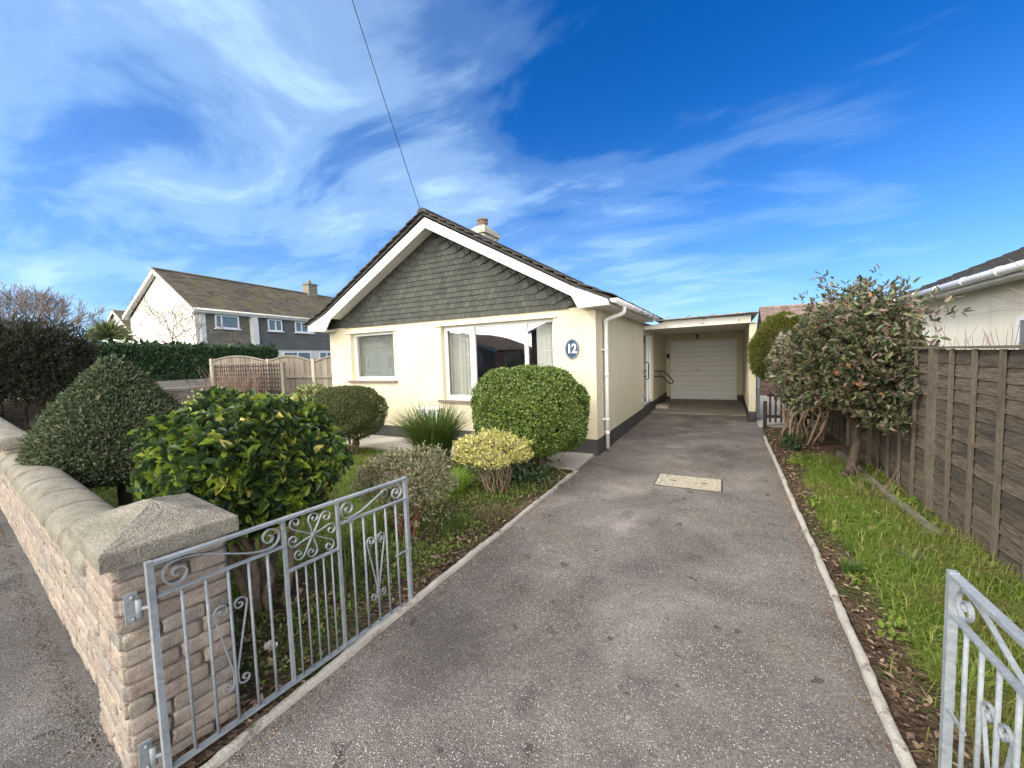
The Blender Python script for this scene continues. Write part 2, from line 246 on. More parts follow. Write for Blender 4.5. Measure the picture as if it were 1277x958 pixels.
# ------------------------------------------------------------------ object helpers
def tag(o, label=None, cat=None, group=None, kind=None):
    for k, v in (('label', label), ('category', cat), ('group', group), ('kind', kind)):
        if v: o[k] = v
    return o
def thing(name, label, cat, loc=(0, 0, 0), group=None):
    o = bpy.data.objects.new(name, None); C.objects.link(o); o.location = loc; o.empty_display_size = .2
    return tag(o, label, cat, group)
def origin(p):
    v = Vector((0, 0, 0))
    while p is not None: v += Vector(p.location); p = p.parent
    return v
def finish(name, me, mat, parent, label=None):
    mats = mat if isinstance(mat, (list, tuple)) else [mat]
    for m in mats: me.materials.append(m)
    o = bpy.data.objects.new(name, me); C.objects.link(o)
    if parent is not None:
        o.parent = parent
    if label: o['label'] = label
    return o
class MB:
    def __init__(s): s.v = []; s.f = []; s.sm = []
    def add(s, vs, fs, smooth=False):
        n = len(s.v); s.v += [tuple(map(float, p)) for p in vs]; s.f += [tuple(i + n for i in f) for f in fs]; s.sm += [smooth] * len(fs); return s
    def box(s, a, b, jit=0, M4=None):
        x0, y0, z0 = a; x1, y1, z1 = b
        vs = [(x0, y0, z0), (x1, y0, z0), (x1, y1, z0), (x0, y1, z0), (x0, y0, z1), (x1, y0, z1), (x1, y1, z1), (x0, y1, z1)]
        if jit: vs = [tuple(c + random.uniform(-jit, jit) for c in v) for v in vs]
        if M4 is not None: vs = [tuple(M4 @ Vector(v)) for v in vs]
        return s.add(vs, [(0, 3, 2, 1), (4, 5, 6, 7), (0, 1, 5, 4), (1, 2, 6, 5), (2, 3, 7, 6), (3, 0, 4, 7)])
    def prism(s, poly, d, M4=None):
        """poly: list of 3D points (planar), d: extrusion vector"""
        n = len(poly); d = Vector(d); P = [Vector(p) for p in poly]; vs = P + [p + d for p in P]
        if M4 is not None: vs = [M4 @ v for v in vs]
        nrm = Vector((0, 0, 0))
        for i in range(n): nrm += P[i].cross(P[(i + 1) % n])
        fl = nrm.dot(d) > 0
        a = list(range(n)); b = [i + n for i in a]
        fs = [tuple(a[::-1]) if fl else tuple(a), tuple(b) if fl else tuple(b[::-1])]
        for i in range(n):
            j = (i + 1) % n; q = (i, j, j + n, i + n); fs.append(q if fl else q[::-1])
        return s.add(vs, fs)
    def tube(s, pts, rad, sides=8, cap=True, smooth=True, sec=None):
        """sweep; rad number or list; sec = list of (a,b) section points in (normal, binormal) instead of circle"""
        P = [Vector(p) for p in pts]; n = len(P); rad = rad if isinstance(rad, (list, tuple)) else [rad] * n
        sec = sec or [(math.cos(2 * math.pi * i / sides), math.sin(2 * math.pi * i / sides)) for i in range(sides)]
        k = len(sec); vs = []; up = None
        for i in range(n):
            t = (P[min(i + 1, n - 1)] - P[max(i - 1, 0)])
            if t.length < 1e-9: t = Vector((0, 0, 1))
            t.normalize()
            if up is None:
                up = Vector((0, 0, 1)) if abs(t.z) < .9 else Vector((1, 0, 0))
            a = up - t * up.dot(t)
            if a.length < 1e-6: a = t.orthogonal()
            a.normalize(); b = t.cross(a); up = a
            vs += [P[i] + (a * x + b * y) * rad[i] for x, y in sec]
        fs = [(i * k + j, i * k + (j + 1) % k, (i + 1) * k + (j + 1) % k, (i + 1) * k + j) for i in range(n - 1) for j in range(k)]
        if cap: fs += [tuple(range(k))[::-1], tuple((n - 1) * k + j for j in range(k))]
        return s.add(vs, fs, smooth)
    def build(s, name, mat, parent=None, label=None):
        o3 = origin(parent); me = bpy.data.meshes.new(name)
        me.from_pydata([(x - o3.x, y - o3.y, z - o3.z) for x, y, z in s.v], [], s.f)
        me.polygons.foreach_set('use_smooth', s.sm); me.update()
        return finish(name, me, mat, parent, label)
def np_mesh(name, V, F, mat, parent=None, smooth=False):
    V = np.asarray(V, np.float32).reshape(-1, 3) - np.array(origin(parent), np.float32); F = np.asarray(F, np.int32)
    me = bpy.data.meshes.new(name); n, k = F.shape
    me.vertices.add(len(V)); me.vertices.foreach_set('co', V.ravel())
    me.loops.add(n * k); me.loops.foreach_set('vertex_index', F.ravel())
    me.polygons.add(n); me.polygons.foreach_set('loop_start', np.arange(0, n * k, k, dtype=np.int32)); me.polygons.foreach_set('loop_total', np.full(n, k, np.int32))
    me.polygons.foreach_set('use_smooth', np.full(n, smooth)); me.update(calc_edges=True)
    return finish(name, me, mat, parent)
def struct(o): o['kind'] = 'structure'; return o

# ------------------------------------------------------------------ foliage helpers
def nz(a): return a / np.maximum(np.linalg.norm(a, axis=-1, keepdims=True), 1e-9)
def leaf_geo(B, T, Nh, size, aspect=.5, fold=.12, curl=.0, var=.3):
    n = len(B); T = nz(T); S = nz(np.cross(T, Nh)); N = np.cross(S, T)
    L = (size * rng.uniform(1 - var, 1 + var, n))[:, None]; w = L * aspect * .5; f = L * fold
    mid1 = B + T * L * .32 + N * L * curl * .3; mid2 = B + T * L * .70 + N * L * curl * .35
    tip = B + T * L - N * L * curl * .2
    V = np.stack([B, mid1 + S * w + N * f, mid2 + S * w * .8 + N * f, tip, mid2 - S * w * .8 + N * f, mid1 - S * w + N * f], 1)
    i = np.arange(n)[:, None] * 6
    F = np.concatenate([i + np.array([[0, 1, 2, 3]]), i + np.array([[0, 3, 4, 5]])], 0)
    return V.reshape(-1, 3), F
def rand_dir(n): return nz(rng.normal(size=(n, 3)))
def clump_leaves(P, N, k, size, aspect=.5, out=.6, spread=None, upb=.2, fold=.12, curl=0, var=.3):
    """k leaves round each clump point"""
    spread = size * .5 if spread is None else spread
    P2 = np.repeat(P, k, 0); N2 = np.repeat(N, k, 0); n = len(P2)
    B = P2 + rng.normal(size=(n, 3)) * spread
    T = nz(N2 * out + rand_dir(n) + np.array([0, 0, upb])); Nh = nz(N2 + rand_dir(n) * .5 + np.array([0, 0, .5]))
    return leaf_geo(B, T, Nh, size, aspect, fold, curl, var)
def ell_pts(n, c, r, p=2.2, lump=.06, lo=.82, zcut=-2, freq=5):
    d = rand_dir(n * 2); d = d[d[:, 2] > zcut][:n]
    q = d / (np.sum(np.abs(d) ** p, 1) ** (1 / p))[:, None]
    ph = rng.uniform(0, 6.3, 6); w = rng.normal(size=(6, 3)) * freq
    lum = 1 + lump * np.sum([np.sin(d @ w[i] + ph[i]) for i in range(6)], 0) / 1.7
    s = lo + (1 - lo) * np.sqrt(rng.uniform(0, 1, len(d)))
    r = np.array(r, float); P = np.array(c) + q * r * (lum * s)[:, None]
    return P, nz(d / r)
def rev_pts(n, c, prof, lump=.04, lo=.85, freq=6, sx=1, sy=1):
    z = np.array([a[0] for a in prof]); rr = np.array([a[1] for a in prof])
    zs = rng.uniform(z[0], z[-1], n * 3); rad = np.interp(zs, z, rr); keep = rng.uniform(0, rr.max(), n * 3) < rad + .02; zs = zs[keep][:n]; rad = rad[keep][:n]
    th = rng.uniform(0, 2 * np.pi, len(zs)); d = np.stack([np.cos(th), np.sin(th), (zs - z.mean()) / (z[-1] - z[0]) * 1.6], 1)
    ph = rng.uniform(0, 6.3, 6); w = rng.normal(size=(6, 3)) * freq
    lum = 1 + lump * np.sum([np.sin(d @ w[i] + ph[i]) for i in range(6)], 0)
    s = (lo + (1 - lo) * np.sqrt(rng.uniform(0, 1, len(zs)))) * lum
    P = np.stack([c[0] + np.cos(th) * rad * s * sx, c[1] + np.sin(th) * rad * s * sy, c[2] + zs], 1)
    dr = np.interp(zs + .02, z, rr) - np.interp(zs - .02, z, rr)
    N = nz(np.stack([np.cos(th), np.sin(th), -dr / .04], 1)); return P, N
def foliage(name, parts, mat, parent=None):
    Vs, Fs, o = [], [], 0
    for V, F in parts: Vs.append(V); Fs.append(F + o); o += len(V)
    return np_mesh(name, np.concatenate(Vs), np.concatenate(Fs), mat, parent)
def blades(P, h, w, lean, var=.4, curve=.5, out=None):
    n = len(P); H = (h * rng.uniform(1 - var, 1 + var, n))[:, None]; a = rng.uniform(0, 2 * np.pi, n)
    D = np.stack([np.cos(a), np.sin(a), np.zeros(n)], 1)
    if out is not None: D = nz(out + D * .35)
    S = nz(np.stack([-D[:, 1], D[:, 0], np.zeros(n)], 1) + rng.normal(size=(n, 3)) * .5 * [1, 1, 0]); Z = np.array([0, 0, 1.]); l = (lean * rng.uniform(.2, 1.3, n))[:, None]
    m = P + (Z + D * l * .35) * H * .5; t = P + (Z * (1 - .3 * np.minimum(l, 1)) + D * l) * H - Z * H * curve * l * .3
    V = np.stack([P - S * w * .5, P + S * w * .5, m + S * w * .42, t + S * w * .08, t - S * w * .08, m - S * w * .42], 1)
    i = np.arange(n)[:, None] * 6
    return V.reshape(-1, 3), np.concatenate([i + np.array([[0, 1, 2, 5]]), i + np.array([[5, 2, 3, 4]])], 0)
def limb(mb, a, b, r0, r1, wig=.08, n=6, sides=6, sag=0):
    a = Vector(a); b = Vector(b); L = (b - a).length; pts = []; rs = []
    for i in range(n + 1):
        t = i / n; p = a.lerp(b, t)
        if 0 < i < n: p += Vector([random.uniform(-1, 1) * wig * L for _ in range(3)]) * .6
        p.z += sag * math.sin(math.pi * t) * L; pts.append(p); rs.append(r0 + (r1 - r0) * t)
    mb.tube(pts, rs, sides); return pts
def tree_limbs(mb, p, d, L, r, depth, spread=.6, kids=(2, 3), shrink=.72, up=.1, wig=.12, minr=.0015, tips=None):
    p = Vector(p); d = Vector(d).normalized(); n = 4; pts = [p.copy()]; rs = [r]
    for i in range(n):
        d = (d + Vector([random.uniform(-1, 1) * wig for _ in range(3)]) + Vector((0, 0, up * .3))).normalized()
        p = p + d * L / n; pts.append(p.copy()); rs.append(max(minr, r * (1 - .4 * (i + 1) / n)))
    mb.tube(pts, rs, 5 if r > .01 else 3, smooth=True)
    if depth <= 0:
        if tips is not None: tips.append((tuple(p), tuple(d)))
        return
    for k in range(random.randint(*kids)):
        q = pts[random.randint(2, n)] if k else pts[-1]
        nd = (d + Vector([random.uniform(-1, 1) * spread for _ in range(3)]) + Vector((0, 0, up))).normalized()
        tree_limbs(mb, q, nd, L * shrink * random.uniform(.8, 1.15), max(minr, rs[-1] * random.uniform(.6, .85)), depth - 1, spread, kids, shrink, up, wig, minr, tips)

# ------------------------------------------------------------------ camera, calibrated on the photo
f, yaw, pit, rol = 505.0, R(-28.0), R(-3.85), R(-1.8); HC = 1.65
Fv = Vector((math.sin(yaw) * math.cos(pit), math.cos(yaw) * math.cos(pit), math.sin(pit)))
r0 = Fv.cross(Vector((0, 0, 1))).normalized(); u0 = r0.cross(Fv)
rv = r0 * math.cos(rol) + u0 * math.sin(rol); uv = -r0 * math.sin(rol) + u0 * math.cos(rol)
cam = bpy.data.cameras.new('camera'); co = bpy.data.objects.new('camera', cam); SC.collection.objects.link(co)
mw = Matrix((rv, uv, -Fv)).transposed().to_4x4(); mw.translation = Vector((0, 0, HC)); co.matrix_world = mw
cam.sensor_width = 36; cam.lens = f / 1277 * 36; cam.clip_start = .05; cam.clip_end = 2000
SC.camera = co

# ------------------------------------------------------------------ sky and sun
SUN = Vector((-.62, -.80, .0)).normalized(); EL = R(36); AZ = math.atan2(SUN.x, SUN.y)
sd = Vector((SUN.x * math.cos(EL), SUN.y * math.cos(EL), math.sin(EL)))
L = bpy.data.lights.new('sun', 'SUN'); L.energy = 1.6; L.angle = R(10); L.color = (1, .955, .88)
lo = bpy.data.objects.new('sun', L); SC.collection.objects.link(lo); lo.rotation_euler = sd.to_track_quat('Z', 'Y').to_euler()
W = bpy.data.worlds.new('World'); SC.world = W; W.use_nodes = True; nt = W.node_tree; bg = nt.nodes['Background']
sky = node(nt, 'ShaderNodeTexSky', sky_type='NISHITA'); sky.sun_disc = False; sky.sun_elevation = EL; sky.sun_rotation = AZ
sky.air_density = 1.0; sky.dust_density = .35; sky.ozone_density = 2.5
hs = node(nt, 'ShaderNodeHueSaturation'); hs.inputs['Saturation'].default_value = 1.42; hs.inputs['Value'].default_value = 1.0; nt.links.new(sky.outputs[0], hs.inputs['Color'])
tc = node(nt, 'ShaderNodeTexCoord'); gen = tc.outputs['Generated']
sep = node(nt, 'ShaderNodeSeparateXYZ'); nt.links.new(gen, sep.inputs[0])
zc = math_(nt, 'ADD', math_(nt, 'MAXIMUM', sep.outputs[2], .0), .12)
cmb = node(nt, 'ShaderNodeCombineXYZ'); nt.links.new(math_(nt, 'DIVIDE', sep.outputs[0], zc), cmb.inputs[0]); nt.links.new(math_(nt, 'DIVIDE', sep.outputs[1], zc), cmb.inputs[1])
mp = node(nt, 'ShaderNodeMapping'); nt.links.new(cmb.outputs[0], mp.inputs[0]); mp.inputs['Rotation'].default_value = (0, 0, R(62)); mp.inputs['Scale'].default_value = (.72, 1.25, 1); mp.inputs['Location'].default_value = (3.1, 1.7, 0)
n1 = noise(nt, mp.outputs[0], 1.6, 11, .57, .45)
n2 = noise(nt, cmb.outputs[0], .55, 4, .5, .2)
def dirmask(v, lo_, hi_):
    d = node(nt, 'ShaderNodeVectorMath', operation='DOT_PRODUCT'); nt.links.new(gen, d.inputs[0]); d.inputs[1].default_value = Vector(v).normalized()
    r = ramp(nt, [(0, g3(0)), (1, g3(1))], 'EASE'); mr = node(nt, 'ShaderNodeMapRange'); mr.inputs[1].default_value = lo_; mr.inputs[2].default_value = hi_
    nt.links.new(d.outputs['Value'], mr.inputs[0]); nt.links.new(mr.outputs[0], r.inputs[0]); return r.outputs[0]
def pdir(x, y): return Fv * f + rv * (x - 638.5) - uv * (y - 479)
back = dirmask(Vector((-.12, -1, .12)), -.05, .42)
left = dirmask(pdir(230, 170), .72, .97)
mid = dirmask(pdir(560, 200), .93, 1.0)
low = dirmask(pdir(880, 320), .90, 1.0)
bias = math_(nt, 'ADD', math_(nt, 'MULTIPLY', left, .125), math_(nt, 'ADD', math_(nt, 'MULTIPLY', low, .16), math_(nt, 'MULTIPLY', mid, .04)))
right = dirmask(pdir(1150, 60), .80, .98)
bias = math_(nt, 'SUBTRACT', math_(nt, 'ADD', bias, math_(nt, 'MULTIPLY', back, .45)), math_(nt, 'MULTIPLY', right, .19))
cl = math_(nt, 'ADD', math_(nt, 'ADD', n1.outputs[0], bias), math_(nt, 'MULTIPLY', math_(nt, 'SUBTRACT', n2.outputs[0], .5), .35))
cr = ramp(nt, [(.40, g3(0)), (.54, g3(.13)), (.70, g3(.42)), (.84, g3(.78)), (1.0, g3(.95))], 'EASE'); nt.links.new(cl, cr.inputs[0])
# pale band above the horizon is air, not cloud
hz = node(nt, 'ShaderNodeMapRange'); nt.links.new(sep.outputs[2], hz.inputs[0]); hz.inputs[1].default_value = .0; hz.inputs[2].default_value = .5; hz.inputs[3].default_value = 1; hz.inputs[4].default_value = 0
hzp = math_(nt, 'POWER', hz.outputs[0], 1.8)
cb_ = mixc(nt, hzp, (34.0, 32.2, 29.3), (62.0, 59.0, 54.0))  # unseen cloud behind, boosted low down to light the garage recess
blue = mixc(nt, 1, hs.outputs[0], (.74, .99, 1.40), 'MULTIPLY')
blue = mixc(nt, math_(nt, 'MULTIPLY', hzp, .55), blue, (2.9, 5.4, 9.4))
cloudc = mixc(nt, back, (5.2, 7.7, 10.2), cb_)     # cloud round the sun, behind the viewer, with brightness raised as fill light
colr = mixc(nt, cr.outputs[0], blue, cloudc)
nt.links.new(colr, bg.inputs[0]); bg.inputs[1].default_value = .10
SC.view_settings.view_transform = 'Standard'; SC.view_settings.look = 'None'; SC.view_settings.exposure = .42; SC.view_settings.gamma = 1
SC.view_settings.use_curve_mapping = False
SC.render.engine = 'CYCLES'

# ------------------------------------------------------------------ ground
SD = Vector((-.9928, .12, 0)).normalized(); SN = Vector((-SD.y, SD.x, 0)); SN = -SN if SN.y > 0 else SN   # street line direction, outward normal
def st(s, o, z): p = Vector((-2.10, .60, 0)) + SD * s + SN * o; return (p.x, p.y, z)
def sheet(name, poly, z, mat): mb = MB(); mb.add([(x, y, z) for x, y in poly], [tuple(range(len(poly)))]); o = mb.build(name, mat); return struct(o)
sheet('ground', [(-400, -300), (400, -300), (400, 600), (-400, 600)], -.16, M['farland'])
def gridsheet(name, x0, x1, y0, y1, step, z, amp, mat, ymin=None):
    xs = np.arange(x0, x1 + step * .5, step); ys = np.arange(y0, y1 + step * .5, step); X, Y = np.meshgrid(xs, ys)
    if ymin is not None: Y = np.maximum(Y, ymin(X))
    Z = z + amp * (np.sin(X * 3.1 + Y * 1.7) + np.sin(X * 1.3 - Y * 4.1 + 1) + .6 * np.sin(X * 9 + 2) * np.sin(Y * 8))
    V = np.stack([X, Y, Z], -1).reshape(-1, 3); w = len(xs); a = (np.arange(len(ys) - 1)[:, None] * w + np.arange(w - 1)[None]).ravel()
    return struct(np_mesh(name, V, np.stack([a, a + 1, a + w + 1, a + w], 1), mat, smooth=True))
wl = lambda X: .70 - .1209 * (np.minimum(X, -2.1) + 2.1)      # inner foot of the street wall
gridsheet('lawn', -14.0, -2.9, .4, 6.0, .1, .005, .008, M['turf'], wl)
gridsheet('garden_soil', -2.92, -1.90, .4, 5.45, .06, .010, .007, M['soil'], wl)
gridsheet('border_soil', .66, 1.85, -.2, 14, .08, .012, .006, M['soil'])
sheet('side_ground', [(-14.2, 5.9), (-8.2, 5.9), (-8.2, 20), (-14.2, 20)], -.01, M['turf'])
sheet('driveway', [(-1.90, .35), (.66, .35), (.66, 11.5), (-1.90, 11.5)], 0, M['drive'])
mb = MB(); a = [st(-60, -.12, -.012), st(60, -.12, -.012), st(60, 2.2, -.012), st(-60, 2.2, -.012)]; mb.add(a, [(0, 1, 2, 3)]); struct(mb.build('pavement', M['pave']))
mb = MB(); mb.prism([st(-60, 2.2, -.14), st(60, 2.2, -.14), st(60, 2.33, -.14), st(-60, 2.33, -.14)], (0, 0, .125)); struct(mb.build('pavement_kerb', M['conc']))
mb = MB(); mb.add([st(-60, 2.33, -.135), st(60, 2.33, -.135), st(60, 8.6, -.135), st(-60, 8.6, -.135)], [(0, 1, 2, 3)]); struct(mb.build('road', M['road']))
sheet('side_road', [(-19.0, 1), (-14.6, 1), (-16.5, 40), (-21, 40)], -.13, M['road'])
mb = MB(); mb.box((-8.6, 5.38, -.05), (-1.90, 6.34, .035)); struct(mb.build('concrete_path', M['conc']))
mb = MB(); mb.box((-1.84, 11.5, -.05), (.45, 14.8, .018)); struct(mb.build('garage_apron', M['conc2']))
mb = MB(); mb.box((.60, 9.95, -.05), (2.3, 16.5, .03)); struct(mb.build('gate_path', M['conc']))
def kerb(name, x, y0, y1, label, bend=0, w=.042, h=.034):
    n = int((y1 - y0) / .05); pts = []
    mb = MB(); rows = []
    for i in range(n + 1):
        y = y0 + (y1 - y0) * i / n; xx = x + .003 * math.sin(y * 2.1) + .0025 * math.sin(y * 9.7 + 1) + bend * max(0, 1.3 - y) ** 2
        hh = h * (1 + .12 * math.sin(y * 5.3) + random.uniform(-.16, .16)); ww = w * (1 + random.uniform(-.14, .14))
        rows.append([(xx - ww / 2, y, -.03), (xx - ww / 2, y, hh * .8), (xx - ww * .3, y, hh), (xx + ww * .3, y, hh), (xx + ww / 2, y, hh * .75), (xx + ww / 2, y, -.03)])
    V = [p for r_ in rows for p in r_]; F = [(i * 6 + j, i * 6 + j + 1, (i + 1) * 6 + j + 1, (i + 1) * 6 + j) for i in range(n) for j in range(5)]
    F = [q[::-1] for q in F]; F += [(0, 1, 2, 3, 4, 5), tuple(n * 6 + j for j in range(6))[::-1]]
    mb.add(V, F, True); o = mb.build('kerb_edging', M['kerb']); return tag(o, label, 'kerb')
kerb('k', -1.875, .42, 5.42, 'pale rough concrete edging between driveway and front garden bed')
kerb('k', .632, -.1, 8.75, 'pale rough concrete edging between driveway and grass border by fence')

# ------------------------------------------------------------------ walling
def stones(mb, p0, ud, nd, length, z0, z1, ch, lens, gap=.009, proud=.012, jit=.0035, start=0.):
    """rough-faced blocks on a vertical face: p0 origin, ud along, nd outward"""
    ud = Vector(ud); nd = Vector(nd); up = Vector((0, 0, 1)); p0 = Vector(p0); nz_ = max(1, round((z1 - z0) / ch)); ch = (z1 - z0) / nz_
    for c in range(nz_):
        s = 0; first = True
        while s < length - .001:
            l = random.uniform(*lens)
            if first: l *= random.uniform(.4, 1); first = False
            if length - s - l < lens[0] * .45: l = length - s
            a, b = s + gap / 2, s + l - gap / 2; lo_, hi_ = z0 + c * ch + gap * .45, z0 + (c + 1) * ch - gap * .45
            if s == 0: a = 0
            if abs(s + l - length) < 1e-4: b = length
            nu, nv = max(4, int(l / .022)), 5; V = []; pr = proud * random.uniform(.55, 1.25)
            for j in range(nv + 1):
                for i in range(nu + 1):
                    e = (i in (0, nu)) + (j in (0, nv)); u = a + (b - a) * (.05 if i == 1 else .95 if i == nu - 1 else i / nu); w = lo_ + (hi_ - lo_) * (.12 if j == 1 else .88 if j == nv - 1 else j / nv)
                    o = pr * (1 if e == 0 else .80 if e == 1 else .55) + (random.uniform(-jit, jit) if e == 0 else random.uniform(-jit, jit) * .5)
                    if e: u += random.uniform(-.003, .003); w += random.uniform(-.003, .003)
                    if e == 2: u += (.006 if i == 0 else -.006); w += (.005 if j == 0 else -.005)
                    V.append(p0 + ud * u + up * w + nd * o)
            g0 = len(V); F = [(j * (nu + 1) + i, j * (nu + 1) + i + 1, (j + 1) * (nu + 1) + i + 1, (j + 1) * (nu + 1) + i) for j in range(nv) for i in range(nu)]
            per = [i for i in range(nu + 1)] + [j * (nu + 1) + nu for j in range(1, nv + 1)] + [nv * (nu + 1) + i for i in range(nu - 1, -1, -1)] + [j * (nu + 1) for j in range(nv - 1, 0, -1)]
            V += [V[i] - nd * .03 for i in per]
            for q in range(len(per)):
                q2 = (q + 1) % len(per); F.append((per[q2], per[q], g0 + q, g0 + q2))
            if ud.cross(up).dot(nd) < 0: F = [x[::-1] for x in F]
            mb.add(V, F, True); s += l
def pier(name, P, label, z1=.895, wu=.52, wd=.36):
    """P nearest drive/street corner; SD runs along street away from drive; body square to the street line"""
    t = thing(name, label, 'gate pier', (P.x, P.y, 0))
    inn = -SN; mb = MB(); q = [P, P + SD * wu, P + SD * wu + inn * wd, P + inn * wd]
    core = [P + SD * .006 + inn * .006, P + SD * (wu - .006) + inn * .006, P + SD * (wu - .006) + inn * (wd - .006), P + SD * .006 + inn * (wd - .006)]
    mb.prism([tuple(v) for v in core], (0, 0, z1 - .004)); mb.build('mortar_core', M['mortar'], t)
    mb = MB()
    for (a, ud, nd, l) in ((q[0], SD, SN, wu), (q[0], inn, -SD, wd), (q[3], SD, inn, wu), (q[1], inn, SD, wd)):
        stones(mb, a, ud, nd, l, -.01, z1, .072, (.15, .34))
    mb.build('brickwork', M['brick'], t)
    # cap: chamfered slab and low pyramid
    ov = .048; c = (q[0] + q[2]) / 2; mb = MB(); n = 10
    ex, ey = wu / 2 + ov, wd / 2 + ov
    def cp(a, b, z): v = c + SD * a + inn * b; return (v.x, v.y, z)
    V = []; F = []
    rings = [(1, z1), (1, z1 + .062), (.985, z1 + .070)]
    for k_, z in rings:
        for sx_, sy_ in ((-1, -1), (1, -1), (1, 1), (-1, 1)): V.append(cp(sx_ * ex * k_, sy_ * ey * k_, z))
    for r_ in range(2):
        for i in range(4): F.append((r_ * 4 + i, r_ * 4 + (i + 1) % 4, r_ * 4 + 4 + (i + 1) % 4, r_ * 4 + 4 + i))
    F.append((3, 2, 1, 0)); mb.add(V, F)
    m_ = 12; V = []; F = []; rings = 14; per = []
    for e_ in range(4):
        A_ = ((-1, -1), (1, -1), (1, 1), (-1, 1))[e_]; B_ = ((1, -1), (1, 1), (-1, 1), (-1, -1))[e_]
        per += [(A_[0] + (B_[0] - A_[0]) * i / m_, A_[1] + (B_[1] - A_[1]) * i / m_) for i in range(m_)]
    top = .11
    for k_ in range(rings + 1):
        q_ = 1 - k_ / rings
        for (a, b_) in per:
            ax = (top * q_ * 0 + (ex * .985 - .03) * q_ + .03 * (q_ > 0)) * a; bx = (ey * .985) * q_ * b_
            V.append(cp(ax, bx, z1 + .070 + .090 * (1 - q_) + (random.uniform(-.0022, .0022) if 0 < k_ < rings else 0)))
    n_ = len(per); F = [(k_ * n_ + i, k_ * n_ + (i + 1) % n_, (k_ + 1) * n_ + (i + 1) % n_, (k_ + 1) * n_ + i) for k_ in range(rings) for i in range(n_)]
    if SD.cross(inn).z < 0: F = [x[::-1] for x in F]
    mb.add(V, F, False); mb.build('cap_stone', M['cope'], t); return t
PC = Vector((-2.075, .605, 0))
pier('gate_pier', PC, 'square buff stone gate pier with pyramid cap behind the left gate')
pier('gate_pier', Vector((.78, .02, 0)) - SD * .52 + Vector((0, -.1, 0)), 'buff stone gate pier carrying the right hand gate')

def wallrun(t, s0, s1, zc, label=None):
    inn = -SN; a = PC + SD * s0; mb = MB(); th = .20; Ln = s1 - s0
    core = [a + inn * .045, a + SD * Ln + inn * .045, a + SD * Ln + inn * (.04 + th), a + inn * (.04 + th)]
    mb.prism([tuple(v) for v in core], (0, 0, zc)); mb.build('mortar_core', M['mortar'], t)
    mb = MB(); stones(mb, a + inn * .038, SD, SN, Ln, -.01, zc, .072, (.14, .36)); stones(mb, a + inn * (.046 + th), SD, inn, Ln, -.01, zc, .072, (.10, .30)); mb.build('brickwork', M['brick'], t)
    # half-round coping stones
    mb = MB(); s = s0 + .002; w = .150
    while s < s1 - .01:
        l = min(random.uniform(.42, .62), s1 - s)
        if s1 - s - l < .12: l = s1 - s
        V = []; nu = 8; na = 12; c0 = PC + inn * (.04 + th / 2 - .015)
        dz = random.uniform(-.002, .002); dw = random.uniform(-.002, .002)
        for i in range(nu + 1):
            for j in range(na + 1):
                an = math.pi * j / na; e = .007 if i in (0, nu) else 0
                o = (w + dw - e) * (abs(math.cos(an)) ** .8) * (1 if math.cos(an) > 0 else -1); h = (.118 - e) * (math.sin(an) ** .8) + dz; rj = random.uniform(-.0028, .0028)
                p = c0 + SD * (s + .002 + (l - .004) * i / nu) + SN * (o + rj); V.append((p.x, p.y, zc + .004 + max(0, h) + (rj if 0 < j < na else 0)))
        F = [(i * (na + 1) + j, i * (na + 1) + j + 1, (i + 1) * (na + 1) + j + 1, (i + 1) * (na + 1) + j) for i in range(nu) for j in range(na)]
        F = [x[::-1] for x in F]
        F += [tuple(range(na + 1)), tuple(nu * (na + 1) + j for j in range(na, -1, -1))]; mb.add(V, F, True); s += l
    mb.build('coping', M['cope'], t)
t = thing('street_wall', 'low buff stone wall with round grey coping along the pavement, running from the gate pier', 'garden wall', (PC.x, PC.y, 0))
wallrun(t, .52, 4.45, .70)
wallrun(t, 4.46, 12.6, .86)

# left boundary wall
t = thing('boundary_wall', 'grey stone wall with flat concrete coping at the far left of the garden', 'garden wall', (-13.9, 3, 0))
WA = Vector((-13.70, 2.0, 0)); WB = Vector((-14.28, 6.8, 0)); wd_ = (WB - WA).normalized(); wn = Vector((wd_.y, -wd_.x, 0))
mb = MB(); c0 = WA - wn * .01; ln = (WB - WA).length
mb.prism([tuple(c0), tuple(c0 + wd_ * ln), tuple(c0 + wd_ * ln - wn * .2), tuple(c0 - wn * .2)], (0, 0, .96)); mb.build('mortar_core', M['mortar'], t)
mb = MB(); stones(mb, WA, wd_, wn, ln, -.01, .96, .08, (.15, .42), proud=.012); mb.build('brickwork', M['greybrick'], t)
mb = MB(); mb.prism([tuple(WA + wn * .04 + Vector((0, 0, .965))), tuple(WB + wn * .04 + Vector((0, 0, .965))), tuple(WB - wn * .26 + Vector((0, 0, .965))), tuple(WA - wn * .26 + Vector((0, 0, .965)))], (0, 0, .085)); mb.build('coping', M['conc2'], t)

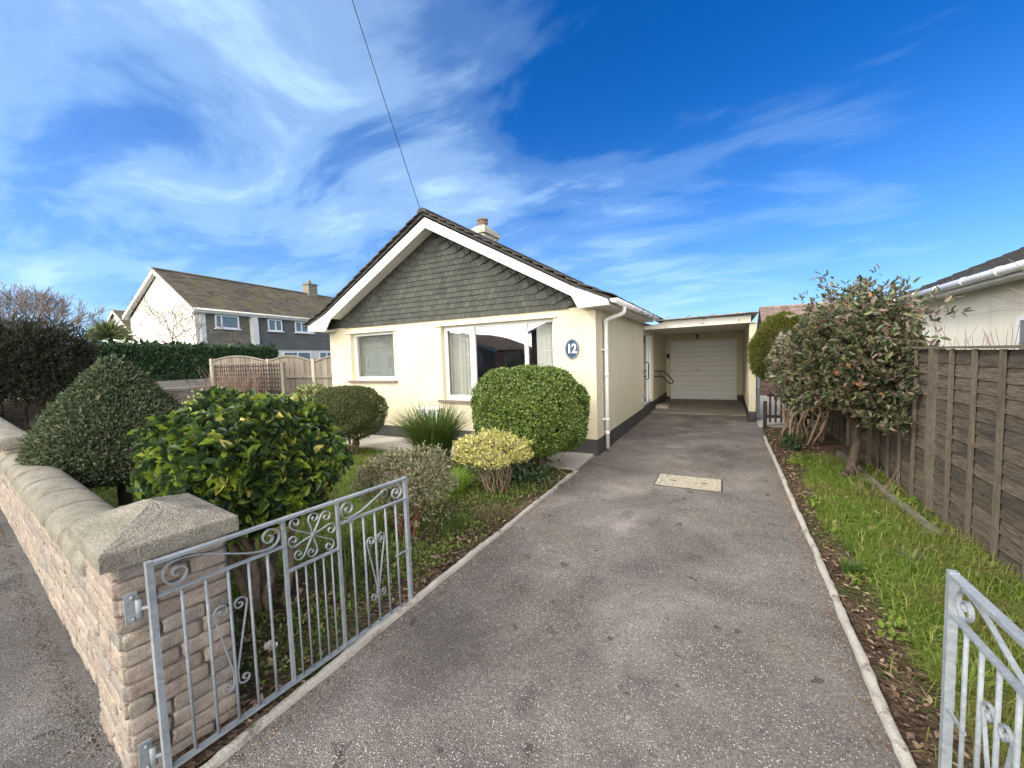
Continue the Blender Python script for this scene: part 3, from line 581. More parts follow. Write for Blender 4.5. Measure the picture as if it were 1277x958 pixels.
# ------------------------------------------------------------------ gates
def spiral(cx, cy, r0_, turns, a0, dirn=1, n=28, rmin=.12):
    return [(cx + r0_ * (1 - (1 - rmin) * i / n) * math.cos(a0 + dirn * turns * 2 * math.pi * i / n), cy + r0_ * (1 - (1 - rmin) * i / n) * math.sin(a0 + dirn * turns * 2 * math.pi * i / n)) for i in range(n + 1)]
def make_gate(label, P, D, W_, Hh, drop=0, up_hinge=True, side=1):
    D = Vector(D); D.z = 0; D.normalize(); t = thing('metal_gate', label, 'gate', tuple(P), 'pair of galvanised driveway gates')
    P = Vector(P); nrm = Vector((-D.y, D.x, 0))
    def G(s, h, o=0): v = P + D * s + nrm * o; return (v.x, v.y, v.z + h - drop * s / W_)
    def bar(mb, a, b, w, d):
        (s0, h0), (s1, h1) = a, b; e = Vector((s1 - s0, h1 - h0)).normalized(); q = Vector((-e.y, e.x)) * w / 2; V = []
        for o in (-d / 2, d / 2):
            for x, y in ((s0 + q.x, h0 + q.y), (s0 - q.x, h0 - q.y), (s1 - q.x, h1 - q.y), (s1 + q.x, h1 + q.y)): V.append(G(x, y, o))
        mb.add(V, [(0, 1, 2, 3), (7, 6, 5, 4), (0, 4, 5, 1), (1, 5, 6, 2), (2, 6, 7, 3), (3, 7, 4, 0)])
    mA, mB_ = W_ * .385, W_ * .615
    fr = MB(); rw = .020
    bar(fr, (-.010, 0), (-.010, Hh + .01), .022, .026); bar(fr, (W_ + .01, 0), (W_ + .01, Hh + .01), .022, .026)
    bar(fr, (0, Hh), (W_, Hh), .012, .030); bar(fr, (0, .0), (W_, .0), .012, .030)
    fr.build('gate_frame', M['galv'], t)
    mb = MB(); bar(mb, (0, Hh - .135), (mA, Hh - .135), .009, .022); mb.build('cross_rail', M['galv'], t)
    mb = MB(); bar(mb, (mB_, Hh - .135), (W_, Hh - .135), .009, .022); mb.build('cross_rail', M['galv'], t)
    mb = MB(); bar(mb, (mA, Hh - .27), (mB_, Hh - .27), .009, .022); mb.build('cross_rail', M['galv'], t)
    for s in (mA, mB_):
        mb = MB(); bar(mb, (s, 0), (s, Hh), .015, .018); mb.build('middle_stile', M['galv'], t)
    for k in range(5):
        for s0, w, h1, r_ in ((0, mA, Hh - .135, .0068), (mB_, W_ - mB_, Hh - .135, .0068), (mA, mB_ - mA, Hh - .27, .005)):
            n = 5 if s0 != mA else 5; s = s0 + w * (k + 1) / (n + 1); mb = MB()
            mb.tube([G(s, .004), G(s, h1 * .5), G(s, h1)], r_, 8); mb.build('upright_bar', M['galv'], t)
    def strip(pts, w=.0028, d=.014, name='scroll'):
        mb = MB(); n = len(pts); V = []
        for i, (x, y) in enumerate(pts):
            x0, y0 = pts[max(0, i - 1)]; x1, y1 = pts[min(n - 1, i + 1)]; l = math.hypot(x1 - x0, y1 - y0) or 1; qx, qy = -(y1 - y0) / l * w, (x1 - x0) / l * w
            V += [G(x + qx, y + qy, d / 2), G(x - qx, y - qy, d / 2), G(x - qx, y - qy, -d / 2), G(x + qx, y + qy, -d / 2)]
        F = [(i * 4 + j, i * 4 + (j + 1) % 4, i * 4 + 4 + (j + 1) % 4, i * 4 + 4 + j) for i in range(n - 1) for j in range(4)] + [(3, 2, 1, 0), tuple((n - 1) * 4 + j for j in range(4))]
        mb.add(V, F); mb.build(name, M['galv'], t)
    # long S scrolls between the rails
    def S(mir):
        X = (lambda x: W_ - x) if mir else (lambda x: x)
        h = Hh; r1 = .056
        A = spiral(.075, h - .072, r1, 1.55, math.radians(82), 1)[::-1]            # hinge-side spiral leaving at its top
        B = spiral(mA - .068, h - .066, .054, 1.55, math.radians(-98), 1)           # spiral by the middle stile
        a = A[-1]; b = B[0]; pts = A + [(a[0] + (b[0] - a[0]) * q, a[1] + (b[1] - a[1]) * (q * q * (3 - 2 * q)) ) for q in [i / 10 for i in range(1, 10)]] + B
        strip([(X(x), y) for x, y in pts])
    S(False); S(True)
    # rosette of eight scrolls
    cx, cy = (mA + mB_) / 2, Hh - .135; hw = (mB_ - mA) / 2 - .008; hh = .125
    for k in range(8):
        an = math.radians(22.5 + 45 * k) if False else math.radians(45 * k + 12); rr_ = .033
        ex, ey = math.cos(an), math.sin(an); sx_ = 1 if ex > 0 else -1; sy_ = 1 if ey > 0 else -1
        L_ = min(hw / abs(ex), hh / abs(ey)) - .012; big = abs(ey) > abs(ex); turn = -1
        ox, oy = (-ey * turn, ex * turn); c_ = (cx + ex * (L_ - rr_) + ox * rr_ * .9, cy + ey * (L_ - rr_) + oy * rr_ * .9)
        a0 = math.atan2(-oy, -ox); sp = spiral(c_[0], c_[1], rr_, 1.25, a0, turn, 20)
        strip([(cx + ex * .004, cy + ey * .004), (cx + ex * (L_ - rr_) * .5, cy + ey * (L_ - rr_) * .5)] + sp, .0022, .010)
    mb = MB(); mb.tube([G(cx, cy, -.009), G(cx, cy, .009)], .010, 10); mb.build('boss', M['galv'], t)
    # lyre scrolls on the middle bar of each side panel
    for s in (mA * .5, W_ - mA * .5):
        for sg in (-1, 1):
            top = spiral(s + sg * .034, Hh * .63, .030, 1.3, math.pi * .5 if sg > 0 else math.pi * .5, -sg, 22)[::-1]
            top = spiral(s + sg * .036, Hh * .625, .032, 1.35, 0 if sg > 0 else math.pi, sg, 22)[::-1]
            bot = spiral(s + sg * .036, Hh * .215, .027, 1.35, math.pi if sg > 0 else 0, sg, 22)
            a, b = top[-1], (s + sg * .008, Hh * .27)
            strip(top + [(a[0] + (b[0] - a[0]) * q, a[1] + (b[1] - a[1]) * q) for q in (.25, .5, .75, 1)] + bot, .0022, .010)
    # latch on the free end
    mb = MB(); bar(mb, (W_ - .10, Hh * .42), (W_ - .005, Hh * .42), .010, .008); mb.build('latch', M['galv'], t)
    for h in (Hh * .80, .07):
        mb = MB(); v = [G(-.075, h - .06, side * .055), G(-.035, h - .06, side * .055), G(-.035, h + .06, side * .055), G(-.075, h + .06, side * .055)]
        mb.prism(v, tuple(nrm * side * .006)); mb.tube([G(-.04, h - .035, side * .03), G(-.04, h + .035, side * .03)], .011, 10)
        mb.tube([G(-.04, h, side * .03), G(-.005, h, 0)], .008, 8); mb.tube([G(-.055, h - .04, side * .048), G(-.055, h - .04, side * .040)], .007, 8); mb.tube([G(-.055, h + .045, side * .048), G(-.055, h + .045, side * .040)], .007, 8)
        mb.build('hinge', M['galv'], t)
    return t
make_gate('left hand galvanised gate with scrolls swung open against the stone pier', (-1.955, .675, .055), (.06, 1.32, 0), 1.315, .845, drop=.035, side=1)
make_gate('right hand galvanised gate seen end on at the photo edge beside the grass', (.705, .52, .055), (-.030, 1.31, 0), 1.315, .82, side=-1)

# ------------------------------------------------------------------ bungalow
HY = 6.34; XL, XR = -8.09, -1.84; YB = 14.8; RX, RZ = -4.93, 4.37
bun = thing('bungalow', 'cream bungalow with dark tile hung gable and white bargeboards', 'bungalow', (-4.97, HY, 0))
def wallx(mb, x0, x1, z0, z1, holes, y0, th):
    """wall facing -Y with rectangular holes [(x0,x1,z0,z1)]"""
    xs = sorted({x0, x1, *[h[0] for h in holes], *[h[1] for h in holes]}); zs = sorted({z0, z1, *[h[2] for h in holes], *[h[3] for h in holes]})
    def inh(x, z): return any(h[0] < x < h[1] and h[2] < z < h[3] for h in holes)
    V = {}; out = []
    def vid(x, y, z):
        k = (x, y, z)
        if k not in V: V[k] = len(V)
        return V[k]
    for i in range(len(xs) - 1):
        for j in range(len(zs) - 1):
            if inh((xs[i] + xs[i + 1]) / 2, (zs[j] + zs[j + 1]) / 2): continue
            a = (xs[i], xs[i + 1]); b = (zs[j], zs[j + 1])
            out.append((vid(a[0], y0, b[0]), vid(a[1], y0, b[0]), vid(a[1], y0, b[1]), vid(a[0], y0, b[1])))
            out.append((vid(a[0], y0 + th, b[1]), vid(a[1], y0 + th, b[1]), vid(a[1], y0 + th, b[0]), vid(a[0], y0 + th, b[0])))
    for h in holes:
        a, b, c, d = h
        out.append((vid(a, y0, c), vid(a, y0 + th, c), vid(b, y0 + th, c), vid(b, y0, c)))
        out.append((vid(a, y0, d), vid(b, y0, d), vid(b, y0 + th, d), vid(a, y0 + th, d)))
        out.append((vid(a, y0, c), vid(a, y0, d), vid(a, y0 + th, d), vid(a, y0 + th, c)))
        out.append((vid(b, y0, c), vid(b, y0 + th, c), vid(b, y0 + th, d), vid(b, y0, d)))
    out.append((vid(x0, y0, z0), vid(x0, y0, z1), vid(x0, y0 + th, z1), vid(x0, y0 + th, z0)))
    out.append((vid(x1, y0, z0), vid(x1, y0 + th, z0), vid(x1, y0 + th, z1), vid(x1, y0, z1)))
    mb.add([k for k, _ in sorted(V.items(), key=lambda q: q[1])], out)
W1 = (-7.42, -6.14, 1.235, 2.265); W2 = (-4.90, -2.56, .85, 2.275)
mb = MB(); wallx(mb, XL, XR, .27, 2.41, [W1, W2], HY, .25)
# side and rear walls (front wall already closes the box)
mb.box((XR - .22, HY + .2505, .27), (XR, 10.50, 2.40)); mb.box((XR - .22, 11.98, .27), (XR, YB - .002, 2.40)); mb.box((XR - .22, 10.5005, 2.18), (XR, 11.9795, 2.40))
mb.box((XL, HY + .2505, .27), (XL + .22, YB - .002, 2.40)); mb.box((XL, YB, .27), (XR - .001, YB + .2, 2.40))
mb.build('wall', M['cream'], bun)
mb = MB(); mb.box((XL - .004, HY - .012, -.02), (XR + .006, HY + .262, .268)); mb.box((XR - .21, HY + .2625, -.02), (XR + .006, YB, .268)); mb.box((XL - .004, HY + .2625, -.02), (XL + .2, YB, .268)); mb.build('plinth', M['plinth'], bun)
# interior
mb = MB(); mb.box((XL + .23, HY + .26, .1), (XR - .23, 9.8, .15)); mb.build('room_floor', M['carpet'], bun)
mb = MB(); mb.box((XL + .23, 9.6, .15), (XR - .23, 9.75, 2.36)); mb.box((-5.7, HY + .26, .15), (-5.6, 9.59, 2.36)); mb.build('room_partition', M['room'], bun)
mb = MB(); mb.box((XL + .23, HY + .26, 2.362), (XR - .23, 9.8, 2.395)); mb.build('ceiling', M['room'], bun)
def window(parent, h, cuts, sashes, fr=.055, y=HY + .10, ymat='upvc', dep=.06):
    x0, x1, z0, z1 = h; mb = MB()
    mb.box((x0 + .002, y, z0), (x0 + fr, y + dep, z1 - .002)); mb.box((x1 - fr, y, z0), (x1 - .002, y + dep, z1 - .002))
    mb.box((x0 + fr + .0005, y, z0), (x1 - fr - .0005, y + dep, z0 + fr + .015)); mb.box((x0 + fr + .0005, y, z1 - fr), (x1 - fr - .0005, y + dep, z1 - .002))
    for c in cuts: mb.box((c - fr / 2, y, z0 + fr + .0155), (c + fr / 2, y + dep, z1 - fr - .0005))
    w = mb.build('window', M[ymat], parent)
    for (a, b) in sashes:      # opening casements stand proud of the frame
        s = MB(); s0, s1, q0, q1 = a, b, z0 + fr * .75, z1 - fr * .7; k = .05
        s.box((s0, y - .018, q0), (s0 + k, y - .002, q1)); s.box((s1 - k, y - .018, q0), (s1, y - .002, q1)); s.box((s0 + k + .0005, y - .018, q0), (s1 - k - .0005, y - .002, q0 + k)); s.box((s0 + k + .0005, y - .018, q1 - k), (s1 - k - .0005, y - .002, q1)); s.build('casement', M[ymat], w)
    g = MB(); g.box((x0 + fr * .5, y + .028, z0 + fr * .5), (x1 - fr * .5, y + .032, z1 - fr * .5)); g.build('glass_pane', M['glass'], w)
    return w
w1 = window(bun, W1, [], [])
w2 = window(bun, W2, [-4.22, -3.12], [(-4.86, -4.235)])
for (h, nm) in ((W1, 0), (W2, 1)):
    mb = MB(); mb.box((h[0] - .10, HY - .055, h[2] - .045), (h[1] + .07, HY + .11, h[2] - .001)); mb.build('window_sill', M['sill'], bun)
    # projecting lintel drip bead
    mb = MB(); mb.prism([(h[0] - .13, HY - .001, h[3] + .045), (h[0] - .13, HY - .032, h[3] + .004), (h[0] - .13, HY - .001, h[3] - .0)], (h[1] - h[0] + .20, 0, 0)); mb.build('lintel_bead', M['cream'], bun)
def curtain(x0, x1, z0, z1, y, mat, amp=.03, wl_=.07, name='curtain', parent=None):
    n = int((x1 - x0) / .01); V = []; F = []
    for i in range(n + 1):
        x = x0 + (x1 - x0) * i / n; yy = y + amp * math.sin(2 * math.pi * x / wl_ + .8 * math.sin(x * 9)); V += [(x, yy, z0), (x + .01 * math.sin(i), yy * 1, z1)]
        if i: F.append((2 * i - 2, 2 * i, 2 * i + 1, 2 * i - 1))
    mb = MB(); mb.add(V, F, True); return mb.build(name, M[mat], parent)
curtain(-4.86, -4.30, .5, 2.33, HY + .26, 'curtain', .028, .085, parent=bun); curtain(-2.98, -2.56, .5, 2.33, HY + .26, 'curtain', .008, .09, parent=bun)
curtain(-7.46, -6.10, 1.0, 2.33, HY + .22, 'blind', .004, .09, 'window_blind', parent=bun)
# hanging tiles on the gable: wedge tiles, courses kicked up at the verge, clipped to the gable triangle
def gable_z(x): return RZ - .30 - (abs(x - RX)) * .553
bm = bmesh.new(); ch_ = .100; wt = .112; y = HY - .005; row = 0; z = 2.40
sl = .553
def verge_d(x, z_):  # distance from the verge measured level
    return ((RZ - .26) - z_) / sl - abs(x - RX)
while z < RZ - .2:
    x = XL - .25 + (row % 2) * wt / 2
    while x < XR + .3:
        xc = x + wt / 2; d = verge_d(xc, z); lift = max(0, .50 - d) * .42 if d < .50 else 0; rot = (.30 if xc > RX else -.30) if d < .50 else 0
        if d > -.3:
            w_ = wt - .004; j = random.uniform(-.0015, .0015); yo = random.uniform(0, .002)
            co_ = [(-w_ / 2, y - .022 - yo, -.0), (w_ / 2, y - .022 - yo, j * .6), (w_ / 2, y - .004, ch_ + .026), (-w_ / 2, y - .004, ch_ + .026), (-w_ / 2, y - .012, -.0), (w_ / 2, y - .012, 0)]
            cs, sn = math.cos(rot), math.sin(rot); vs = [bm.verts.new((xc + a * cs - c_ * sn, b, z + lift + j + a * sn + c_ * cs)) for a, b, c_ in co_]
            for q in ((0, 1, 2, 3), (4, 5, 1, 0), (4, 0, 3), (1, 5, 2)): bm.faces.new([vs[k] for k in q])
        x += wt
    z += ch_; row += 1
for s in (1, -1):
    bmesh.ops.bisect_plane(bm, geom=bm.verts[:] + bm.edges[:] + bm.faces[:], plane_co=(RX, 0, RZ - .16), plane_no=(s * sl, 0, 1), clear_outer=True)
bmesh.ops.bisect_plane(bm, geom=bm.verts[:] + bm.edges[:] + bm.faces[:], plane_co=(0, 0, 2.385), plane_no=(0, 0, -1), clear_outer=True)
for (px_, s) in ((XL + .02, -1), (XR - .12, 1)): bmesh.ops.bisect_plane(bm, geom=bm.verts[:] + bm.edges[:] + bm.faces[:], plane_co=(px_, 0, 0), plane_no=(s, 0, 0), clear_outer=True)
me = bpy.data.meshes.new('tile_hanging'); bm.to_mesh(me); bm.free()
o3 = origin(bun)
for v in me.vertices: v.co -= o3
finish('tile_hanging', me, M['hang'], bun)
mb = MB(); mb.prism([(XL + .01, HY + .002, 2.411), (XR - .01, HY + .002, 2.411), (XR - .01, HY + .002, 2.55), (RX, HY + .002, RZ - .13), (XL + .01, HY + .002, 2.55)], (0, .2, 0)); mb.build('gable_wall', M['hang'], bun)
# bargeboards
YBb = 6.02
def barge(sgn):
    if sgn > 0: top = [(RX + .02, 4.25), (-2.02, 2.655), (-1.56, 2.50)]; bot = [(-1.56, 2.375), (-2.02, 2.365), (-2.12, 2.555), (RX + .02, 4.065)]
    else: top = [(RX + .018, 4.25), (-7.80, 2.70), (-8.40, 2.50)]; bot = [(-8.40, 2.37), (-7.83, 2.335), (-7.64, 2.58), (RX + .018, 4.065)]
    P = [(x, YBb, z_) for x, z_ in top + bot]; mb = MB(); mb.prism(P, (0, .028, 0))
    o = mb.build('bargeboard', M['board'], bun)
    # sloping soffit behind the board, and box end
    s = MB(); s.prism([(bot[2][0], YBb + .0285, bot[2][1] + .02), (bot[3][0], YBb + .0285, bot[3][1] + .02), (bot[3][0], YBb + .0285, bot[3][1] + .04), (bot[2][0], YBb + .0285, bot[2][1] + .04)], (0, HY - YBb - .029 - .035, 0)); s.build('verge_soffit', M['board'], bun)
    return o
barge(1); barge(-1)
# eaves soffits and fascias
mb = MB(); mb.box((XR + .001, YBb + .029, 2.372), (-1.585, 10.18, 2.392)); mb.build('eaves_soffit', M['board'], bun)
mb = MB(); mb.box((-2.02, YBb + .029, 2.372), (XR + .0005, HY - .001, 2.392)); mb.build('eaves_soffit', M['board'], bun)
mb = MB(); mb.box((-1.583, YBb + .029, 2.372), (-1.545, 10.18, 2.49)); mb.build('fascia', M['board'], bun)
mb = MB(); mb.box((-8.40, YBb + .029, 2.35), (XL - .0, YB, 2.37)); mb.box((-8.42, YBb + .029, 2.35), (-8.401, YB, 2.49)); mb.build('fascia', M['board'], bun)
mb = MB(); mb.box((XL + .001, YBb + .029, 2.345), (-7.83, HY - .03, 2.365)); mb.build('eaves_soffit', M['board'], bun)
# roof: stepped tile courses on both slopes with a flatter kick at the eaves
def roof_side(sgn):
    prof = [(RX, RZ), (-2.00 if sgn > 0 else -7.86, 2.735 if sgn > 0 else 2.76), (-1.53 if sgn > 0 else -8.50, 2.525 if sgn > 0 else 2.52)]
    mb = MB(); y0, y1 = YBb - .055, YB + .3; tw = .33
    seg = []
    for (a, b) in zip(prof[:-1], prof[1:]):
        L_ = math.hypot(b[0] - a[0], b[1] - a[1]); n = max(1, round(L_ / .21))
        for i in range(n): seg.append(((a[0] + (b[0] - a[0]) * i / n, a[1] + (b[1] - a[1]) * i / n), (a[0] + (b[0] - a[0]) * (i + 1) / n, a[1] + (b[1] - a[1]) * (i + 1) / n)))
    for k, (a, b) in enumerate(seg):
        yy = y0 - random.uniform(0, .012); first = True; off = (k % 2) * tw / 2
        while yy < y1:
            ye = min(y1, yy + (tw if not (first and off) else tw / 2)); first = False; j = random.uniform(-.004, .006)
            ex = (b[0] - a[0]) * .12; ez = (b[1] - a[1]) * .12
            t0 = (a[0], a[1] + .012 + j); t1 = (b[0] + ex, b[1] + ez + .026 + j); u1 = (b[0] + ex, b[1] + ez + .012 + j); u0 = (a[0], a[1] - .022)
            mb.prism([(t0[0], yy + .003, t0[1]), (t1[0], yy + .003, t1[1]), (u1[0], yy + .003, u1[1]), (u0[0], yy + .003, u0[1])], (0, ye - yy - .006, 0)); yy = ye
    # solid deck below the tiles
    D_ = [(p[0], y0 + .04, p[1] - .025) for p in prof] + [(p[0], y0 + .04, p[1] - .075) for p in prof[::-1]]
    mb.prism(D_, (0, y1 - y0 - .05, 0)); return mb
rf = roof_side(1); r2_ = roof_side(-1); rf.add(r2_.v, r2_.f)
yy = YBb - .06
while yy < YB + .2:
    a = [(RX + .11 * math.cos(q), yy, RZ - .03 + .07 * math.sin(q)) for q in [math.pi * i / 8 for i in range(9)]]
    rf.prism(a, (0, .436, 0)); yy += .438
roof = rf.build('roof', M['rooft'], bun)
# chimney
ch = MB(); CX, CY = -5.0, 8.28
ch.box((CX - .17, CY - .30, 4.15), (CX + .17, CY + .32, 4.465)); ch.box((CX - .215, CY - .345, 4.4655), (CX + .215, CY + .365, 4.555), .006)
ch.prism([(CX - .19, CY - .32, 4.556), (CX + .19, CY - .32, 4.556), (CX + .11, CY - .16, 4.64), (CX - .11, CY - .16, 4.64)], (0, .001, 0))
ch.add([(CX - .2, CY - .33, 4.556), (CX + .2, CY - .33, 4.556), (CX + .2, CY + .35, 4.556), (CX - .2, CY + .35, 4.556), (CX - .12, CY - .20, 4.665), (CX + .12, CY - .20, 4.665), (CX + .12, CY + .05, 4.665), (CX - .12, CY + .05, 4.665)], [(0, 1, 5, 4), (1, 2, 6, 5), (2, 3, 7, 6), (3, 0, 4, 7), (4, 5, 6, 7)])
chim = ch.build('chimney', M['chimney'], roof)
pt = MB(); prof = [(.095, 4.66), (.105, 4.70), (.105, 4.71), (.125, 4.735), (.125, 4.755), (.100, 4.765), (.10, 4.79), (.130, 4.80), (.130, 4.825), (.112, 4.835), (.085, 4.835), (.085, 4.76)]; n = 18; V = [(CX + r_ * math.cos(2 * math.pi * i / n), CY - .08 + r_ * math.sin(2 * math.pi * i / n), z_) for r_, z_ in prof for i in range(n)]
pt.add(V, [(k * n + i, k * n + (i + 1) % n, (k + 1) * n + (i + 1) % n, (k + 1) * n + i) for k in range(len(prof) - 1) for i in range(n)], True); pt.build('chimney_pot', M['pot'], roof)
# gutter, brackets, downpipe
gut = MB(); n = 10; xg, zg, rg_ = -1.470, 2.462, .060
V = []; ys_ = [YBb + .01, 10.2]
for y_ in ys_:
    V += [(xg + rg_ * math.cos(math.pi + math.pi * i / n), y_, zg + rg_ * math.sin(math.pi + math.pi * i / n)) for i in range(n + 1)] + [(xg + (rg_ - .005) * math.cos(2 * math.pi - math.pi * i / n), y_, zg + (rg_ - .005) * math.sin(2 * math.pi - math.pi * i / n)) for i in range(n + 1)]
k = 2 * (n + 1); F = [(i, (i + 1) % k, k + (i + 1) % k, k + i) for i in range(k)]; F += [tuple(range(k))[::-1], tuple(range(k, 2 * k))]; gut.add(V, F, True)
gut.prism([(xg + rg_ * math.cos(math.pi + math.pi * i / n), YBb - .0, zg + rg_ * math.sin(math.pi + math.pi * i / n)) for i in range(n + 1)], (0, .008, 0))
gu = gut.build('gutter', M['upvc'], bun)
y_ = 6.5
while y_ < 10.1:
    b_ = MB(); b_.tube([(xg + (rg_ + .006) * math.cos(math.pi + math.pi * i / 10), y_, zg + (rg_ + .006) * math.sin(math.pi + math.pi * i / 10)) for i in range(11)], .006, 6); b_.build('gutter_bracket', M['upvc'], gu); y_ += .62
dp = MB(); YP = 6.73; dp.tube([(xg, YP - .02, 2.43), (xg, YP - .02, 2.345), (xg - .01, YP - .02, 2.31), (xg - .05, YP - .02, 2.285), (XR + .12, YP, 2.235), (XR + .075, YP, 2.21), (XR + .062, YP, 2.17), (XR + .062, YP, 1.2), (XR + .062, YP, .05)], .034, 12)
for z_ in (2.19, 1.30, .32): dp.tube([(XR + .062, YP, z_ - .03), (XR + .062, YP, z_ + .03)], .040, 12)
dpo = dp.build('downpipe', M['upvc'], bun)
for z_ in (1.72, .55): b_ = MB(); b_.box((XR + .001, YP - .065, z_ - .014), (XR + .030, YP + .065, z_ + .014)); b_.tube([(XR + .062, YP, z_ - .013), (XR + .062, YP, z_ + .013)], .042, 12); b_.build('pipe_clip', M['upvc'], dpo)
dp = MB(); dp.tube([(XL - .05, HY + .16, 2.36), (XL - .05, HY + .16, .05)], .033, 10); dp.build('downpipe', M['upvc'], bun)
# side door, in its reveal
dr = MB(); dr.box((XR - .12, 10.503, .27), (XR - .03, 10.58, 2.178)); dr.box((XR - .12, 11.90, .27), (XR - .03, 11.977, 2.178)); dr.box((XR - .12, 10.5805, 2.10), (XR - .03, 11.8995, 2.178)); dr.box((XR - .10, 10.5805, .27), (XR - .05, 11.8995, .34)); dr.box((XR - .10, 11.42, .3405), (XR - .05, 11.50, 2.0995)); door = dr.build('side_door', M['upvc'], bun)
g = MB(); g.box((XR - .075, 10.5805, .3405), (XR - .07, 11.4195, 2.0995)); g.box((XR - .075, 11.5005, .3405), (XR - .07, 11.8995, 2.0995)); g.build('glass_pane', M['glass'], door)
hd = MB(); hd.tube([(XR - .03, 10.86, 1.38), (XR + .045, 10.86, 1.40), (XR + .06, 10.86, 1.36), (XR + .06, 10.86, .99), (XR + .045, 10.86, .96), (XR - .03, 10.86, .97)], .014, 8); hd.build('grab_handle', M['black'], bun)
vt = MB(); vt.box((XR + .001, 10.20, .42), (XR + .03, 10.46, .60)); [vt.box((XR + .031, 10.22, .44 + i * .028), (XR + .045, 10.44, .455 + i * .028)) for i in range(5)]; vt.build('air_vent', M['bluepipe'], bun)
# drop down hand rail past the door
hr = MB(); yR = 12.2
hr.tube([(XR + .002, yR, 1.11), (-1.62, yR, 1.11), (-1.57, yR, 1.09), (-1.36, yR, .865), (-1.335, yR, .82), (-1.35, yR, .775), (-1.40, yR, .755), (-1.45, yR, .775), (-1.62, yR, .94), (-1.66, yR, .955), (XR + .002, yR, .96)], .016, 8)
hr.tube([(-1.68, yR, .957), (-1.68, yR, 1.11)], .012, 8); hr.build('hand_rail', M['black'], bun)
st_ = MB(); st_.box((XR + .001, 12.35, .018), (-1.50, 12.9, .10)); st_.build('door_step', M['conc'], bun)
lb = MB(); lb.box((XR + .02, 14.76, 1.42), (XR + .11, 14.797, 1.58)); lb.build('bell_box', M['black'], bun)
# gas meter box on the front wall
gb = MB(); gb.box((-5.40, HY - .16, .33), (-4.93, HY - .001, .66)); gb.prism([(-5.42, HY - .18, .661), (-4.91, HY - .18, .661), (-4.91, HY - .001, .70), (-5.42, HY - .001, .70)], (0, 0, .012)); gb.box((-5.36, HY - .166, .36), (-4.97, HY - .161, .63)); gb.build('meter_box', M['upvc'], bun)
# hook for the cable
hk = MB(); hk.tube([(RX + .05, YBb - .002, 4.14), (RX + .05, YBb - .05, 4.15), (RX + .03, YBb - .05, 4.11), (RX + .0, YBb - .01, 4.11)], .006, 6); hk.build('cable_bracket', M['galv'], bun)

# house number plaque
pq = thing('house_number_plaque', 'oval navy plaque with white number 12 on the cream front wall', 'house number', (-2.235, HY - .02, 1.745)); cx, cz, aw, ah = -2.235, 1.745, .117, .162
def oval(mb, a, b, y0, y1, n=48):
    P = [(cx + a * math.cos(2 * math.pi * i / n), y0, cz + b * math.sin(2 * math.pi * i / n)) for i in range(n)]; mb.prism(P, (0, y1 - y0, 0)); return mb
oval(MB(), aw, ah, HY - .022, HY - .001).build('plaque', M['blue'], pq)
rgm = MB(); n = 64; V = []
for a, b in ((aw - .010, ah - .010), (aw - .013, ah - .013)): V += [(cx + a * math.cos(2 * math.pi * i / n), HY - .0235, cz + b * math.sin(2 * math.pi * i / n)) for i in range(n)]
rgm.add(V, [(i, (i + 1) % n, n + (i + 1) % n, n + i) for i in range(n)]); rgm.build('rim_line', M['letter'], pq)
def text(body, size, loc, parent, name, mat, depth=.003, bold=.0, sx=1, z=0):
    cu = bpy.data.curves.new(name, 'FONT'); cu.body = body; cu.size = size; cu.extrude = depth; cu.offset = bold; cu.align_x = 'CENTER'; cu.align_y = 'CENTER'
    to = bpy.data.objects.new('tmp', cu); SC.collection.objects.link(to); dg = bpy.context.evaluated_depsgraph_get(); me = bpy.data.meshes.new_from_object(to.evaluated_get(dg)); bpy.data.objects.remove(to)
    T = Matrix.Translation(Vector(loc) - origin(parent)) @ Matrix.Rotation(math.pi / 2, 4, 'X') @ Matrix.Diagonal((sx, 1, 1, 1)); me.transform(T)
    return finish(name, me, M[mat] if isinstance(mat, str) else mat, parent)
text('12', .205, (cx, HY - .026, cz), pq, 'number', 'letter', .003, .006, .80)

# ------------------------------------------------------------------ garage / car port
gar = thing('garage', 'attached garage at the end of the drive with a white panelled up and over door', 'garage', (-.7, YB, 0))
mb = MB(); GX0, GX1, GZ = -1.70, .28, 1.99
wallx(mb, XR + .003, .443, .02, 2.24, [(GX0, GX1, .020, GZ)], YB, .2); mb.f = mb.f; mb.build('wall', M['cream'], gar)
mb = MB(); mb.box((.445, 10.60, .24), (.580, YB + .2, 2.235)); mb.build('wing_wall', M['cream'], gar)
mb = MB(); mb.box((.438, 10.592, -.02), (.586, YB + .2, .238)); mb.box((GX1 + .02, YB - .012, -.02), (.437, YB - .001, .20)); mb.box((XR + .007, YB - .012, -.02), (GX0 - .02, YB - .001, .12)); mb.build('plinth', M['plinth'], gar)
mb = MB(); fr = .05; GY = YB + .03
mb.box((GX0 + .001, GY, .02), (GX0 + fr, GY + .06, GZ - .001)); mb.box((GX1 - fr, GY, .02), (GX1 - .001, GY + .06, GZ - .001)); mb.box((GX0 + fr + .001, GY, GZ - fr), (GX1 - fr - .001, GY + .06, GZ - .001)); mb.build('door_frame', M['garage'], gar)
mb = MB(); nb = 12; z0 = .03; hgt = (GZ - fr - .004 - z0) / nb
for i in range(nb):
    a = z0 + i * hgt; P = [(GX0 + fr + .004, GY + .030, a), (GX0 + fr + .004, GY + .012, a + .014), (GX0 + fr + .004, GY + .010, a + hgt - .010), (GX0 + fr + .004, GY + .030, a + hgt)]
    mb.prism(P + [(GX0 + fr + .004, GY + .04, a + hgt), (GX0 + fr + .004, GY + .04, a)], (GX1 - GX0 - 2 * fr - .008, 0, 0))
gd = mb.build('garage_door', M['garage'], gar)
